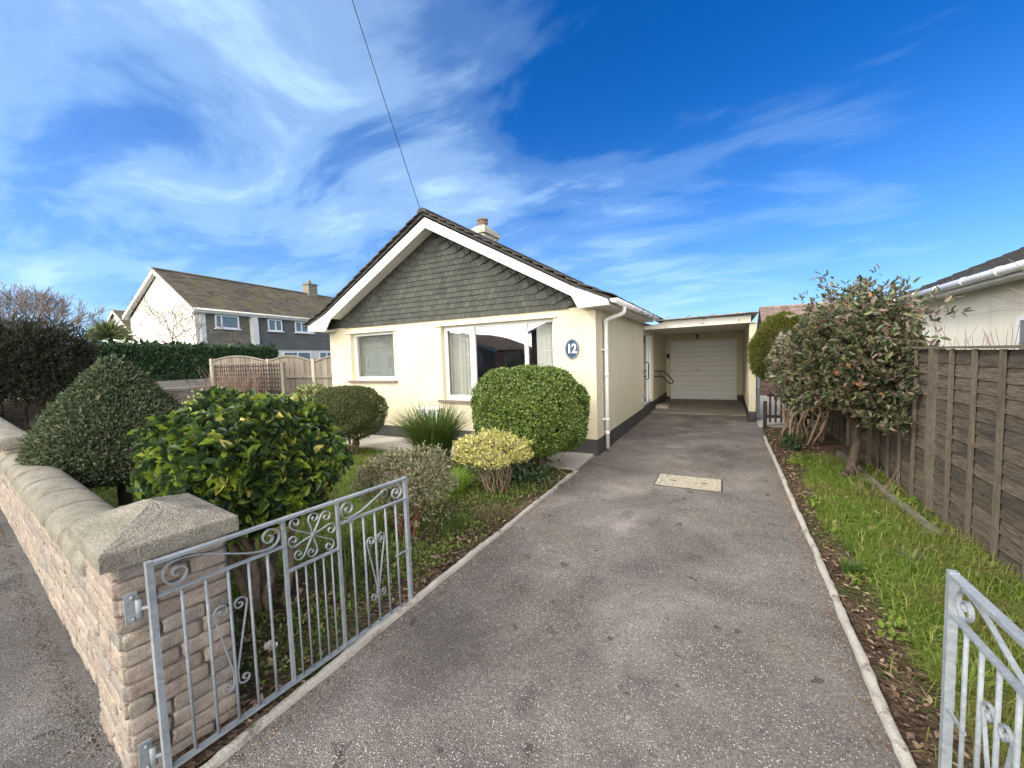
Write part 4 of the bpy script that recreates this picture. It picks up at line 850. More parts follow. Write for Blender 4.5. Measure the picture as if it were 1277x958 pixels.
mb = MB(); mb.tube([(-.83, GY + .01, 1.03), (-.83, GY - .03, 1.03)], .018, 10); mb.box((-.87, GY - .045, 1.018), (-.79, GY - .031, 1.042)); mb.build('handle', M['galv'], gd)
mb = MB(); mb.box((GX0 - .02, YB - .02, -.0), (GX1 + .02, YB + .05, .024)); mb.build('threshold', M['black'], gar)
# canopy roof: fascia, ceiling, corrugated sheet
mb = MB(); P = [(XR + .01, 10.52, 2.215), (.47, 10.52, 2.245), (.47, 10.52, 2.405), (-1.30, 10.52, 2.40), (-1.52, 10.52, 2.33), (XR + .01, 10.52, 2.30)]; mb.prism(P, (0, .03, 0)); mb.build('fascia', M['oldboard'], gar)
mb = MB(); mb.box((XR + .003, 10.552, 2.242), (.579, YB + 5.1, 2.262)); mb.build('ceiling', M['oldboard'], gar)
mb = MB(); nx = 120; V = []; F = []
for i in range(nx + 1):
    x = -1.55 + 2.17 * i / nx; zc_ = 2.425 + .022 * (x + 1.5) + .008 * math.sin(2 * math.pi * x / .06)
    V += [(x, 10.36 + .012 * math.sin(i * .9), zc_), (x, YB + .4, zc_ - .03), (x, 10.36 + .012 * math.sin(i * .9), zc_ - .022), (x, YB + .4, zc_ - .052)]
    if i: a = (i - 1) * 4; b = i * 4; F += [(a, b, b + 1, a + 1), (a + 2, a + 3, b + 3, b + 2), (a, a + 2, b + 2, b)]
mb.add(V, F, True); mb.box((-1.30, 10.46, 2.4065), (.56, 10.515, 2.425))
for x in (-1.25, -.80, -.28, .2): mb.prism([(x - .05, 10.40, 2.462), (x + .05, 10.40, 2.462), (x, 10.40, 2.495)], (0, .08, 0))
mb.build('roof', M['corr'], gar)
mb = MB(); mb.box((XR - .1, YB + 5, 0), (.58, YB + 5.1, 2.23)); mb.box((.481, YB + .201, 0), (.58, YB + 4.999, 2.23)); mb.build('rear_wall', M['cream'], gar)
mb = MB(); mb.tube([(-.86, YB - .001, 2.15), (-.86, YB - .05, 2.15)], .045, 10); mb.tube([(-.86, YB - .05, 2.15), (-.86, YB - .12, 2.17), (-.86, YB - .15, 2.13)], .012, 8); lamp = mb.build('wall_lamp', M['black'], gar)
mb = MB(); mb.tube([(-.86, YB - .15, 2.14), (-.86, YB - .15, 2.10), (-.86, YB - .15, 2.03)], [.02, .055, .035], 10); mb.build('lamp_glass', M['lampglass'], lamp)
mb = MB(); mb.tube([(.63, 10.72, 1.45), (.63, 10.72, .03)], .036, 10); mb.tube([(.63, 10.72, .74), (.63, 10.72, .80)], .042, 10); mb.tube([(.63, 10.72, 1.44), (.63, 10.74, 1.52), (.50, 10.75, 1.62)], .034, 10); mb.build('downpipe', M['bluepipe'], gar)

# manhole
mh = thing('manhole_cover', 'pale buff recessed manhole cover set in the driveway', 'manhole cover', (-.42, 5.42, 0))
M['buff'] = surf('buff_cover', [(.42, .37, .28), (.58, .52, .41)], 28, 130, .9, 1, .01, fineamt=.5, dirt=((.25, .215, .16), 16, .52, .68))
mb = MB(); mb.box((-.80, 5.18, -.02), (-.04, 5.68, .006)); mb.build('surround', M['plinth'], mh)
mb = MB(); mb.box((-.785, 5.195, -.01), (-.055, 5.235, .014)); mb.box((-.785, 5.625, -.01), (-.055, 5.665, .014)); mb.box((-.785, 5.2355, -.01), (-.745, 5.6245, .014)); mb.box((-.095, 5.2355, -.01), (-.055, 5.6245, .014)); mb.build('frame', M['buff'], mh)
mb = MB(); mb.box((-.742, 5.2385, -.01), (-.098, 5.6215, .011)); mb.build('cover', M['buff'], mh)
for x in (-.60, -.24): mb = MB(); mb.box((x - .035, 5.42, .0), (x + .035, 5.445, .0125)); mb.build('lifting_slot', M['plinth'], mh)

# ------------------------------------------------------------------ dark waney-lap fence on the right
fn = thing('panel_fence', 'dark weathered lap panel fence along the right side of the driveway border', 'fence', (1.75, 5.3, 0))
FX = 1.75; FZ = 1.60; y = 1.56; panels = []
for k in range(6):
    y0, y1 = 1.56 + k * 1.88, 1.56 + (k + 1) * 1.88; zt = FZ
    mb = MB(); nbd = 14; bh = (zt - .06) / nbd
    for i in range(nbd):
        a = .05 + i * bh; n = 30; V = []; F = []; ph = random.uniform(0, 9)
        for j in range(n + 1):
            yy = y0 + .05 + (y1 - y0 - .10) * j / n; wv = .006 * math.sin(yy * 5 + ph) + .003 * math.sin(yy * 17 + ph * 2) + random.uniform(-.003, .003)
            V += [(FX + .006, yy, a - .014 + wv * .7), (FX + .020, yy, a + bh), (FX + .013, yy, a - .014 + wv * .7), (FX + .030, yy, a + bh)]
            if j: p = (j - 1) * 4; q = j * 4; F += [(p, p + 1, q + 1, q), (p + 2, q + 2, q + 3, p + 3), (p, q, q + 2, p + 2), (p + 1, p + 3, q + 3, q + 1)]
        mb.add(V, F)
    pn = mb.build('lap_panel', M['fencewood'], fn)
    for j in range(1, 5):
        yb = y0 + .03 + (y1 - y0 - .06) * j / 5 + random.uniform(-.02, .02); mb = MB(); mb.box((FX - .022, yb - .015, .03), (FX + .005, yb + .015, zt - .004), .002); mb.build('batten', M['batten'], pn)
    mb = MB(); mb.box((FX - .03, y0 + .05, zt + .001), (FX + .055, y1 - .05, zt + .02), .001); mb.build('capping', M['batten'], pn)
for k in range(7):
    yp = 1.56 + k * 1.88; mb = MB(); mb.box((FX - .030, yp - .030, -.05), (FX + .055, yp + .030, FZ + .012), .003); mb.build('post', M['batten'], fn)
mb = MB()
for k, (y0, y1, x0, x1) in enumerate(((5.36, 7.6, 1.53, 1.50), (4.55, 5.33, 1.57, 1.565), (2.0, 4.5, 1.68, 1.64))):
    mb.prism([(x0 - .032, y0, -.03), (x0 + .032, y0, -.03), (x1 + .032, y1, -.03), (x1 - .032, y1, -.03)], (0, 0, (.105, .095, .06)[k]))
tag(mb.build('edging_strip', M['cope']), 'broken concrete gravel boards lying at the foot of the lap fence', 'edging strip')

# picket gate beside the garage
pg = thing('picket_gate', 'low dark brown picket gate beside the garage', 'gate', (.9, 9.9, 0))
mb = MB(); mb.box((.68, 9.86, -.02), (.745, 9.93, .56)); mb.build('post', M['darkwood'], pg)
for i in range(9): mb = MB(); x = .80 + i * .098; mb.box((x - .02, 9.88, .12), (x + .02, 9.90, .75)); mb.build('picket', M['darkwood'], pg)
for z_ in (.24, .68): mb = MB(); mb.box((.745, 9.902, z_ - .028), (1.68, 9.93, z_ + .028)); mb.build('rail', M['darkwood'], pg)

# ------------------------------------------------------------------ back-left fence, trellis
fl = thing('arched_fence', 'silvered close board fence with arched tops left of the bungalow', 'fence', (-11.3, 6.85, 0)); FYy = 6.85
xs = [-14.28, -11.33, -9.42, -7.52]
xs = [-14.28, -11.33, -9.40, -7.5]
def ztop(x): return 1.86 + (x + 14.24) * -.026
for k in range(3):
    a, b = xs[k] + .06, xs[k + 1] - .06; n = int((b - a) / .105); mb = MB()
    for i in range(n):
        x0 = a + (b - a) * i / n; x1 = a + (b - a) * (i + 1) / n; tt = ((x0 + x1) / 2 - a) / (b - a); z_ = ztop((x0 + x1) / 2) - .02 + .14 * math.sin(math.pi * tt) - .04
        mb.box((x0, FYy - .012 - (i % 2) * .008, .2), (x1 + .006, FYy + .01, z_), .0012)
    pn = mb.build('close_board_panel', M['palewood'], fl)
    mb = MB(); pts = [(a + (b - a) * i / 14, FYy - .01, ztop(a + (b - a) * i / 14) - .045 + .14 * math.sin(math.pi * i / 14)) for i in range(15)]; mb.tube(pts, .022, 4, sec=[(1, 1), (-1, 1), (-1, -1), (1, -1)]); mb.build('arched_capping', M['palewood'], pn)
    for z_ in (1.30, .65): mb = MB(); mb.box((a, FYy - .05, z_ - .03), (b, FYy - .022, z_ + .03)); mb.build('rail', M['palewood'], pn)
    mb = MB(); mb.box((a, FYy - .02, 0), (b, FYy + .02, .198)); mb.build('gravel_board', M['concpost'], pn)
for x in xs: mb = MB(); mb.box((x - .055, FYy - .05, 0), (x + .055, FYy + .05, ztop(x) + .02)); mb.build('post', M['concpost'], fl)
tr = thing('trellis_screen', 'square trellis screen with a pale post in front of the arched fence', 'trellis', (-11.4, 6.3, 0)); TY = 6.3
mb = MB(); mb.box((-9.90, TY - .04, 0), (-9.79, TY + .04, 1.70)); mb.build('post', M['palewood'], tr); mb = MB(); mb.box((-13.12, TY - .04, 0), (-13.02, TY + .04, 1.74)); mb.build('post', M['palewood'], tr)
mb = MB(); mb.box((-13.019, TY - .03, 1.68), (-9.901, TY + .03, 1.715)); mb.build('top_rail', M['palewood'], tr)
mb = MB()
for i in range(27): x = -12.96 + i * .115; mb.box((x - .016, TY - .012, .02), (x + .016, TY - .001, 1.679))
for i in range(11): z_ = 1.06 + i * .11 if i < 6 else .4 + (i - 6) * .12; mb.box((-13.018, TY, z_ - .016), (-9.902, TY + .012, z_ + .016))
mb.box((-13.018, TY + .02, .02), (-9.902, TY + .035, .98)); mb.build('lattice', M['darkwood'], tr)

# ------------------------------------------------------------------ plants
def bush(name, label, cat, base, parts, mat, stems=None, group=None, extra=None):
    t = thing(name, label, cat, base, group)
    foliage('foliage', parts, mat, t)
    if stems: stems.build('stems', stems.mat, t)
    if extra: foliage(extra[0], extra[1], extra[2], t)
    return t
def stemset(base, c, r, n, r0_, r1_, mat, wig=.06, spread=.06, kids=2, zlo=-.2, zhi=.5):
    mb = MB(); mb.mat = mat; tips = []
    for i in range(n):
        a = 2 * math.pi * i / n + random.uniform(-.4, .4); rr_ = random.uniform(.35, .8)
        b0 = (base[0] + spread * math.cos(a), base[1] + spread * math.sin(a), base[2] - .02)
        e = (c[0] + r[0] * rr_ * math.cos(a), c[1] + r[1] * rr_ * math.sin(a), c[2] + r[2] * random.uniform(zlo, zhi))
        pts = limb(mb, b0, e, r0_, r1_, wig, 7, 7)
        for q in range(kids):
            p = pts[random.randint(3, 6)]; e2 = (p.x + random.uniform(-.4, .4) * r[0], p.y + random.uniform(-.4, .4) * r[1], p.z + random.uniform(.1, .5) * r[2]); limb(mb, p, e2, r1_ * .9, r1_ * .4, wig, 5, 5)
    return mb

# big clipped ball by the front window
c = (-2.56, 5.32, .84); r = (.83, .68, .65)
P, N = ell_pts(17000, c, r, 2.35, .032, .90, -.85, 5); P2, N2 = ell_pts(5000, c, (.70, .58, .56), 2.3, .02, .7, -.85)
b_ = (-2.30, 5.15, 0); mb = stemset(b_, (c[0], c[1], .7), (.5, .4, .3), 6, .042, .02, M['bark'], .05, .035)
limb(mb, b_, (-2.36, 5.17, .34), .088, .075, .03, 5, 10)
bush('box_ball', 'large glossy green clipped ball on a short trunk before the front window', 'topiary', b_, [clump_leaves(P, N, 3, .036, .55, .7, .012, .15), clump_leaves(P2, N2, 2, .05, .6, .3)], M['l_box'], mb)
# smaller ball on the left
c = (-5.95, 4.95, .74); r = (.60, .55, .48)
P, N = ell_pts(15000, c, r, 2.5, .04, .88, -.8); P2, N2 = ell_pts(3500, c, (.5, .46, .38), 2.3, .02, .6, -.85)
mb = stemset((-5.95, 4.95, 0), (c[0], c[1], .6), (.5, .45, .3), 12, .022, .008, M['palebark'], .06, .10)
bush('box_ball', 'smaller olive green clipped dome on many stems left of the clipped ball', 'topiary', (-5.95, 4.95, 0), [clump_leaves(P, N, 3, .024, .5, .6, .010), clump_leaves(P2, N2, 2, .04, .6, .3)], M['l_dull'], mb)
# gold bush
c = (-2.50, 4.12, .50); r = (.44, .37, .21); b_ = (-2.42, 4.12, 0)
P, N = ell_pts(1500, c, r, 2.6, .06, .72, -.25); mb = stemset(b_, (c[0], c[1], .56), (.42, .34, .12), 30, .010, .004, M['palebark'], .10, .08, 3, -.8, .6)
bush('gold_shrub', 'yellow leaved shrub on pale woody stems in front of the clipped ball', 'shrub', b_, [clump_leaves(P, N, 4, .033, .5, .8, .014, .4)], M['l_gold'], mb)
# grey brown hebe-like shrub behind the gate end
c = (-2.78, 2.92, .50); r = (.43, .40, .22); b_ = (-2.62, 2.75, 0)
P, N = ell_pts(2100, c, r, 2.6, .12, .62, -.55); P2, N2 = ell_pts(260, (-2.60, 2.80, .30), (.32, .30, .22), 2.2, .2, .4, -.6)
mb = stemset(b_, (c[0], c[1], .5), (.45, .4, .22), 20, .013, .0035, M['redbark'], .10, .05, 4, -.9, .8)
bush('straggly_shrub', 'straggly grey leaved shrub with reddish stems behind the open left gate', 'shrub', b_, [clump_leaves(P, N, 4, .032, .48, .7, .018, .2), clump_leaves(P2, N2, 3, .030, .45, .6, .02)], M['l_grey'], mb)
# camellia
c = (-3.08, 1.66, .94); r = (.62, .52, .42); b_ = (-2.78, 1.55, 0)
P, N = ell_pts(2300, c, r, 2.5, .06, .76, -.75); P2, N2 = ell_pts(900, c, (.48, .38, .30), 2.2, .1, .4, -.9)
mb = stemset(b_, (c[0], c[1], .9), (.55, .45, .3), 7, .030, .010, M['palebark'], .06, .10, 3)
def rosette(P, N, k, size, **kw): return clump_leaves(P, N, k, size, **kw)
bush('camellia', 'broad leathery leaved bush with yellow green tips behind the stone gate pier', 'shrub', b_, [rosette(P, N, 7, .076, aspect=.50, out=.55, spread=.014, upb=.35, fold=.10, curl=.45, var=.4), rosette(P2, N2, 4, .08, aspect=.5, out=.3, spread=.04)], M['l_camel'], mb)
# cone shaped conifer
b_ = (-5.62, 1.78, 0); cc = (b_[0], b_[1], .0)
prof = [(.53, .20), (.56, .48), (.66, .62), (.86, .66), (1.04, .60), (1.24, .47), (1.42, .33), (1.58, .20), (1.68, .10), (1.73, .02)]
P, N = rev_pts(13500, cc, prof, .018, .90, 5); P2, N2 = rev_pts(3500, cc, [(a, b * .8) for a, b in prof], .02, .5)
mb = MB(); mb.mat = M['bark']; limb(mb, b_, (b_[0], b_[1], .55), .062, .055, .02, 5, 10)
bush('conical_topiary', 'dark green cone shaped conifer overhanging the street wall', 'topiary', b_, [clump_leaves(P, N, 4, .034, .36, 1.0, .018, .25), clump_leaves(P2, N2, 2, .06, .5, .3)], M['l_cone'], mb)
# strap leaved clump
b_ = (-3.98, 4.85, 0); n = 2100; a = rng.uniform(0, 6.28, n); rr_ = np.sqrt(rng.uniform(0, 1, n)) * .24
P = np.stack([b_[0] + rr_ * np.cos(a), b_[1] + rr_ * np.sin(a), np.full(n, .01)], 1); O = np.stack([np.cos(a), np.sin(a), 0 * a], 1)
t = thing('strap_leaf_clump', 'tall tuft of narrow green strap leaves under the front window', 'plant', b_); foliage('leaves', [blades(P, .84, .013, .50, .35, .6, O)], M['l_iris'], t)
# small variegated bushes at the left rear
def small(name, label, c, r, mat, n, size, k=4, stems=5):
    P, N = ell_pts(n, c, r, 2.2, .10, .6, -.8); b = (c[0], c[1], 0); mb = stemset(b, (c[0], c[1], c[2]), r, stems, .012, .005, M['palebark'])
    return bush(name, label, 'shrub', b, [clump_leaves(P, N, k, size, .5, .6, size * .3, .3)], M[mat], mb)
small('variegated_shrub', 'rounded cream and green variegated shrub in front of the trellis', (-7.99, 3.9, .90), (.50, .42, .32), 'l_visc', 700, .06)
small('variegated_shrub', 'small variegated shrub at the foot of the arched fence near the house corner', (-7.9, 5.65, .93), (.34, .32, .25), 'l_visc', 420, .06)
small('tan_shrub', 'small orange tan leaved shrub tucked behind the smaller clipped dome', (-7.25, 5.35, .66), (.30, .22, .28), 'l_orange', 600, .035)
# low plants in the bed
def tuft(name, label, p, n, rad, h, w, lean, mat, cat='plant'):
    a = rng.uniform(0, 6.28, n); rr_ = np.sqrt(rng.uniform(0, 1, n)) * rad; P = np.stack([p[0] + rr_ * np.cos(a), p[1] + rr_ * np.sin(a), np.full(n, .012)], 1); O = np.stack([np.cos(a), np.sin(a), 0 * a], 1)
    t = thing(name, label, cat, p); foliage('leaves', [blades(P, h, w, lean, .35, .5, O)], M[mat], t); return t
tuft('acid_green_tuft', 'bright lime green grassy tuft between the gold and grey shrubs', (-2.98, 3.92, 0), 800, .20, .26, .006, .6, 'l_acid')
tuft('bulb_leaves', 'upright dark green bulb leaves in the bed beside the driveway edging', (-2.30, 3.02, 0), 75, .16, .17, .009, .35, 'l_iris')
tuft('bulb_leaves', 'green bulb leaves seen through the middle bars of the left gate', (-2.45, 1.95, 0), 80, .22, .22, .010, .4, 'l_iris')
tuft('dead_tuft', 'brown dead heather clump at the driveway edge of the bed', (-2.13, 3.45, 0), 350, .13, .12, .003, 1.2, 'l_litter')
tuft('grass_tuft', 'small dark green tuft in the leaf litter beside the right edging', (.80, 3.62, 0), 260, .055, .09, .004, .5, 'l_iris')
tuft('grass_tuft', 'taller grass tuft in the leaf litter nearest the right hand gate', (.98, 2.55, 0), 420, .09, .13, .004, .9, 'l_grass')
tuft('lavender_clump', 'pale grey lavender like clump in the grass by the fence', (1.22, 3.95, 0), 90, .08, .09, .005, .6, 'l_lav')
n = 700; P = np.stack([rng.normal(-2.55, .26, n), np.clip(rng.normal(4.72, .24, n), 4, 5.25), rng.uniform(.02, .20, n)], 1); t = thing('ivy_patch', 'dark ivy patch spreading under the large clipped ball', 'plant', (-2.4, 4.7, 0)); foliage('leaves', [clump_leaves(P, np.tile([0, 0, 1.], (n, 1)), 3, .045, .7, .3, .03)], M['l_ivy'], t)
small('seedling', 'small dark green shrub at the foot of the dusty leaved bush', (.93, 7.75, .15), (.12, .12, .14), 'l_ivy', 80, .05, 4, 3)

# right side: rhododendron tree in front, dusty bush behind, conifer by the garage
c = (1.28, 6.40, 1.36); r = (.62, .82, .74); b_ = (1.36, 6.30, 0); tips = []
mb = MB(); mb.mat = M['bark']; limb(mb, (1.30, 6.22, -.02), (1.46, 6.42, .62), .062, .040, .07, 7, 9); limb(mb, (1.12, 6.05, -.01), (1.31, 6.23, .10), .02, .05, .05, 5, 7)
for i in range(9):
    a = i * .7; tree_limbs(mb, (1.50, 6.42, .60), (math.cos(a) * .8 - .25, math.sin(a) * .8, .9), .46, .030, 3, .6, (2, 3), .74, .12, .12, .002, tips)
P, N = ell_pts(1650, c, r, 2.15, .17, .42, -.70, 4)
P3, N3 = ell_pts(250, (1.40, 6.4, 2.08), (.50, .62, .36), 2, .2, .3, -1); P4, N4 = ell_pts(90, (1.72, 6.15, 1.92), (.34, .45, .36), 2, .2, .3, -1)
tp = np.array([x[0] for x in tips]); td = np.array([x[1] for x in tips])
bush('rhododendron', 'large leathery leaved tree like bush standing against the lap fence', 'bush', b_, [clump_leaves(P, N, 7, .070, .38, .6, .014, .1, .10, .45), clump_leaves(P3, N3, 5, .085, .38, .6, .03, .4, .08), clump_leaves(P4, N4, 5, .085, .38, .6, .03, .3, .08), clump_leaves(tp, td, 4, .085, .36, .7, .02)], M['l_rhod'], mb)
c = (1.32, 8.30, 1.36); r = (.64, .80, .62); b_ = (1.15, 8.45, 0)
P, N = ell_pts(1900, c, r, 2.2, .08, .62, -.7, 4); mb = stemset(b_, (c[0], c[1], 1.2), (.55, .6, .3), 17, .020, .009, M['palebark'], .07, .26, 4)
for i in range(4): limb(mb, (1.0 + .12 * i, 8.35 + .05 * i, 0), (1.0 + .12 * i + random.uniform(-.1, .1), 8.35, .75), .026, .018, .09, 8, 8)
bush('dusty_bush', 'dusty grey leaved bush on gnarled pale stems beside the driveway end', 'bush', b_, [clump_leaves(P, N, 6, .082, .38, .55, .022, .25, .08, .1)], M['l_rhod2'], mb)
c = (1.10, 9.75, 1.62); r = (.66, .42, .72); b_ = (1.35, 9.75, 0)
P, N = ell_pts(8500, c, r, 2.0, .07, .82, -.8, 4); mb = stemset(b_, (c[0], c[1], 1.4), (.4, .4, .3), 5, .04, .02, M['bark'])
bush('conifer_bush', 'yellow green fine leaved conifer beside the garage wing wall', 'bush', b_, [clump_leaves(P, N, 5, .045, .22, 1.0, .02, .4)], M['l_yew'], mb)
# dead stems at tree foot
mb = MB()
for i in range(16): a = random.uniform(0, 6.3); limb(mb, (1.38 + .06 * math.cos(a), 5.55 + .1 * math.sin(a), 0), (1.38 + .22 * math.cos(a), 5.55 + .3 * math.sin(a), random.uniform(.18, .42)), .005, .002, .05, 4, 4)
tag(mb.build('dead_stem_clump', M['palebark']), 'thin bare pale stems standing in the grass below the rhododendron', 'dead stems')

# dark shrub at far left
b_ = (-12.7, 2.55, 0); c = (-12.7, 2.75, 1.64); r = (1.05, 1.0, .76)
P, N = ell_pts(4200, c, r, 2.0, .09, .55, -.75, 4); mb = stemset(b_, (c[0], c[1], 1.8), (1.0, .9, .5), 6, .03, .018, M['bark'], .06, .12)
P3, N3 = ell_pts(700, (-12.7, 2.75, 2.25), (.85, .8, .40), 2, .2, .4, -1)
bush('dark_shrub', 'big dark purple green shrub on red stems by the boundary wall', 'shrub', b_, [clump_leaves(P, N, 8, .085, .20, .9, .05, .5), clump_leaves(P3, N3, 7, .09, .18, 1.0, .05, .8)], M['l_dark'], mb)
# hydrangea twigs by trellis, bare hedge twigs at the wall corner
def twigs(name, label, cat, pts, n, h, mat, r_=.006, spread=.35, depth=2, kids=(2, 3)):
    mb = MB()
    for i in range(n):
        p = pts[i % len(pts)]; a = random.uniform(0, 6.3); d = (math.cos(a) * spread, math.sin(a) * spread, 1)
        tree_limbs(mb, (p[0] + random.uniform(-.15, .15), p[1] + random.uniform(-.15, .15), 0), d, h * random.uniform(.32, .48), r_, depth, .45, kids, .72, .15, .12, .0025)
    t = thing(name, label, cat, (pts[0][0], pts[0][1], 0)); mb.build('stems', M[mat], t); return t
twigs('bare_shrub', 'bare twiggy shrub climbing over the trellis screen', 'bare shrub', [(-12.4, 6.05), (-11.8, 6.0), (-11.2, 6.05), (-10.7, 6.0), (-11.5, 5.9)], 60, 1.45, 'twigp', .008, .3, 3)
twigs('bare_shrub', 'low bare reddish twigs inside the corner of the street wall', 'bare shrub', [(-9.2, 1.95), (-10.2, 2.2), (-11.2, 2.5), (-8.4, 1.9)], 60, .7, 'twig', .006, .6, 3)
twigs('bare_shrub', 'purplish upright bare stems rising behind the lap fence', 'bare shrub', [(2.45, 6.3), (2.6, 5.7), (2.75, 5.2), (2.5, 6.7), (2.8, 5.9)], 24, 2.0, 'twigp', .013, .14, 2)
def bare_tree(label, base, trunk, h, r_, mat, depth=5, spread=.65, n=7, up=.12, shrink=.76, name='bare_tree', mr=.009):
    t = thing(name, label, 'tree', base); mb = MB(); b = Vector(base); limb(mb, b, b + Vector((0, 0, trunk)), r_, r_ * .7, .03, 5, 8); mb.build('trunk', M[mat], t)
    mb = MB()
    for i in range(n): a = i * 2.4; tree_limbs(mb, b + Vector((0, 0, trunk * (1 - .12 * random.random()))), (math.cos(a) * .8, math.sin(a) * .8, .75), h, r_ * .45, depth, spread, (2, 3), shrink, up, .13, mr)
    mb.build('branches', M[mat], t); return t
bare_tree('tall leafless grey tree behind the dark shrub at the far left', (-27.5, 5.3, -.1), 2.0, 1.25, .16, 'greyt', 6, .66, 15)
bare_tree('small leafless tree in front of the white gable wall', (-22.6, 9.75, -.1), 2.3, 1.0, .09, 'twig', 5, .75, 9, .05, mr=.0055)
mb = MB(); t = thing('bare_branches', 'long thin bare branches arching above the lap fence at the right edge', 'bare tree', (3.0, 4.3, 0))
limb(mb, (3.0, 4.2, 0), (2.95, 4.3, 1.5), .035, .025, .04)
for i in range(7): tree_limbs(mb, (2.95, 4.3, 1.3), (random.uniform(-.9, .1), random.uniform(-.3, .9), .75), .55, .012, 3, .5, (2, 2), .8, .05, .1, .0025)
mb.build('branches', M['twig'], t)

# hedge across the side road, with low wall
hg = thing('hedge', 'long clipped dark green hedge beyond the side road', 'hedge', (-20.3, 8, 0))
n = 15000; hx, hy = -20.0, rng.uniform(5.1, 12.6, n); side = rng.uniform(0, 1, n); zt = 2.62 - (hy - 5.1) * .02
top = side > .72; X = np.where(top, rng.uniform(-21.4, -20.0, n), -20.0 - (hy - 5) * .02 + rng.normal(0, .05, n)); Z = np.where(top, zt + rng.normal(0, .035, n), 1.12 + rng.uniform(0, 1, n) * (zt - 1.1)); Z -= .12
P = np.stack([X, hy, Z], 1); N = np.where(top[:, None], [0, 0, 1.], [1., -.1, .1]); endm = rng.uniform(0, 1, n) < .12; P[endm, 1] = 5.1; P[endm, 0] = rng.uniform(-21.4, -20, endm.sum()); N[endm] = [0, -1, 0]
foliage('foliage', [clump_leaves(P, N, 4, .075, .5, .5, .05, .1), clump_leaves(P - [.25, 0, .1], N, 1, .22, .7, .2, .1)], M['l_hedge'], hg)
mb = MB()
for i in range(15): yy = 5.4 + i * .5; limb(mb, (-20.6, yy, 0), (-20.5, yy + .1, 2.1), .04, .02, .04)
mb.build('stems', M['bark'], hg)
mb = MB(); mb.box((-19.95, 3.0, -.13), (-19.72, 12.6, 1.12)); tag(mb.build('retaining_wall', M['conc2']), 'low grey rendered wall below the clipped hedge', 'wall')
mb = MB(); mb.box((-19.9, -6.0, -.13), (-19.6, 2.9, .74)); tag(mb.build('pale_wall', M['creamw']), 'pale rendered low wall beyond the boundary at the far left', 'wall')
# cabbage palm
b_ = (-23.6, 7.45, 0); t = thing('cabbage_palm', 'spiky cabbage palm peeping over the hedge', 'palm', b_); mb = MB(); limb(mb, b_, (b_[0], b_[1], 3.2), .12, .09, .02); mb.build('trunk', M['bark'], t)
n = 640; d = rand_dir(n); d[:, 2] = np.abs(d[:, 2]) * .9 - .15; B = np.tile(np.array([b_[0], b_[1], 3.0]), (n, 1)); foliage('crown', [leaf_geo(B, d, rand_dir(n) * .3 + np.array([0, 0, 1.]), .72, .04, .02, .12, .3)], M['l_palm'], t)

# ------------------------------------------------------------------ two storey house on the left
HA = Vector((-26.63, 12.05, 0)); HD = Vector((-.1332, .9911, 0)); HE = Vector((-.9911, -.1332, 0))
def hp(u, w, z): v = HA + HD * u + HE * w; return (v.x, v.y, z)
hs_ = thing('two_storey_house', 'two storey house with mossy roof and white gable beyond the hedge', 'house', tuple(HA)); LU = 17.0; WW = 6.6; ZE = 4.95; ZR = 7.5
mb = MB(); mb.prism([hp(.22, .3, -.1), hp(.22, WW - .3, -.1), hp(.22, WW - .3, ZE - .25), hp(.22, WW / 2, ZR - .35), hp(.22, .3, ZE - .25)], tuple(HD * (LU - .4))); mb.build('wall', M['old_white'], hs_)
rfm = MB()
for sg in (0, 1):
    nrow = 26
    for k in range(nrow):
        a = k / nrow; b = (k + 1.12) / nrow; w0, w1 = (WW / 2 * (1 - a), WW / 2 * (1 - b)) ; z0_, z1_ = ZR - (ZR - ZE) * a, ZR - (ZR - ZE) * b
        if sg: w0, w1 = WW - w0, WW - w1
        u = 0.0
        while u < LU:
            ue = min(LU, u + .45); j = random.uniform(-.006, .006)
            rfm.prism([hp(u + .004, w0, z0_ + .01 + j), hp(u + .004, w1, z1_ + .055 + j), hp(u + .004, w1, z1_ + .015), hp(u + .004, w0, z0_ - .04)], tuple(HD * (ue - u - .008))); u = ue
rfm.prism([hp(-.02, WW / 2 - .14, ZR), hp(-.02, WW / 2, ZR + .09), hp(-.02, WW / 2 + .14, ZR)], tuple(HD * LU)); hr_ = rfm.build('roof', M['mossroof'], hs_)
mb = MB(); mb.prism([hp(11.0, WW / 2 - .35, ZR - .4), hp(11.9, WW / 2 - .35, ZR - .4), hp(11.9, WW / 2 + .3, ZR - .4), hp(11.0, WW / 2 + .3, ZR - .4)], (0, 0, 1.15)); mb.prism([hp(10.93, WW / 2 - .42, ZR + .752), hp(11.97, WW / 2 - .42, ZR + .752), hp(11.97, WW / 2 + .37, ZR + .752), hp(10.93, WW / 2 + .37, ZR + .752)], (0, 0, .1)); mb.tube([hp(11.4, WW / 2, ZR + .85), hp(11.4, WW / 2, ZR + 1.15)], .16, 10); mb.build('chimney', M['cope'], hr_)
mb = MB()
for w0, w1 in ((0, WW / 2), (WW, WW / 2)):
    mb.prism([hp(-.03, w0, ZE - .04), hp(-.03, w1, ZR - .04), hp(-.03, w1, ZR - .27), hp(-.03, w0, ZE - .24)], tuple(HD * .05))
    mb.prism([hp(.03, w0, ZE - .24), hp(.03, w1, ZR - .27), hp(.03, w1, ZR - .24), hp(.03, w0, ZE - .21)], tuple(HD * .185))
mb.build('bargeboard', M['board'], hs_)
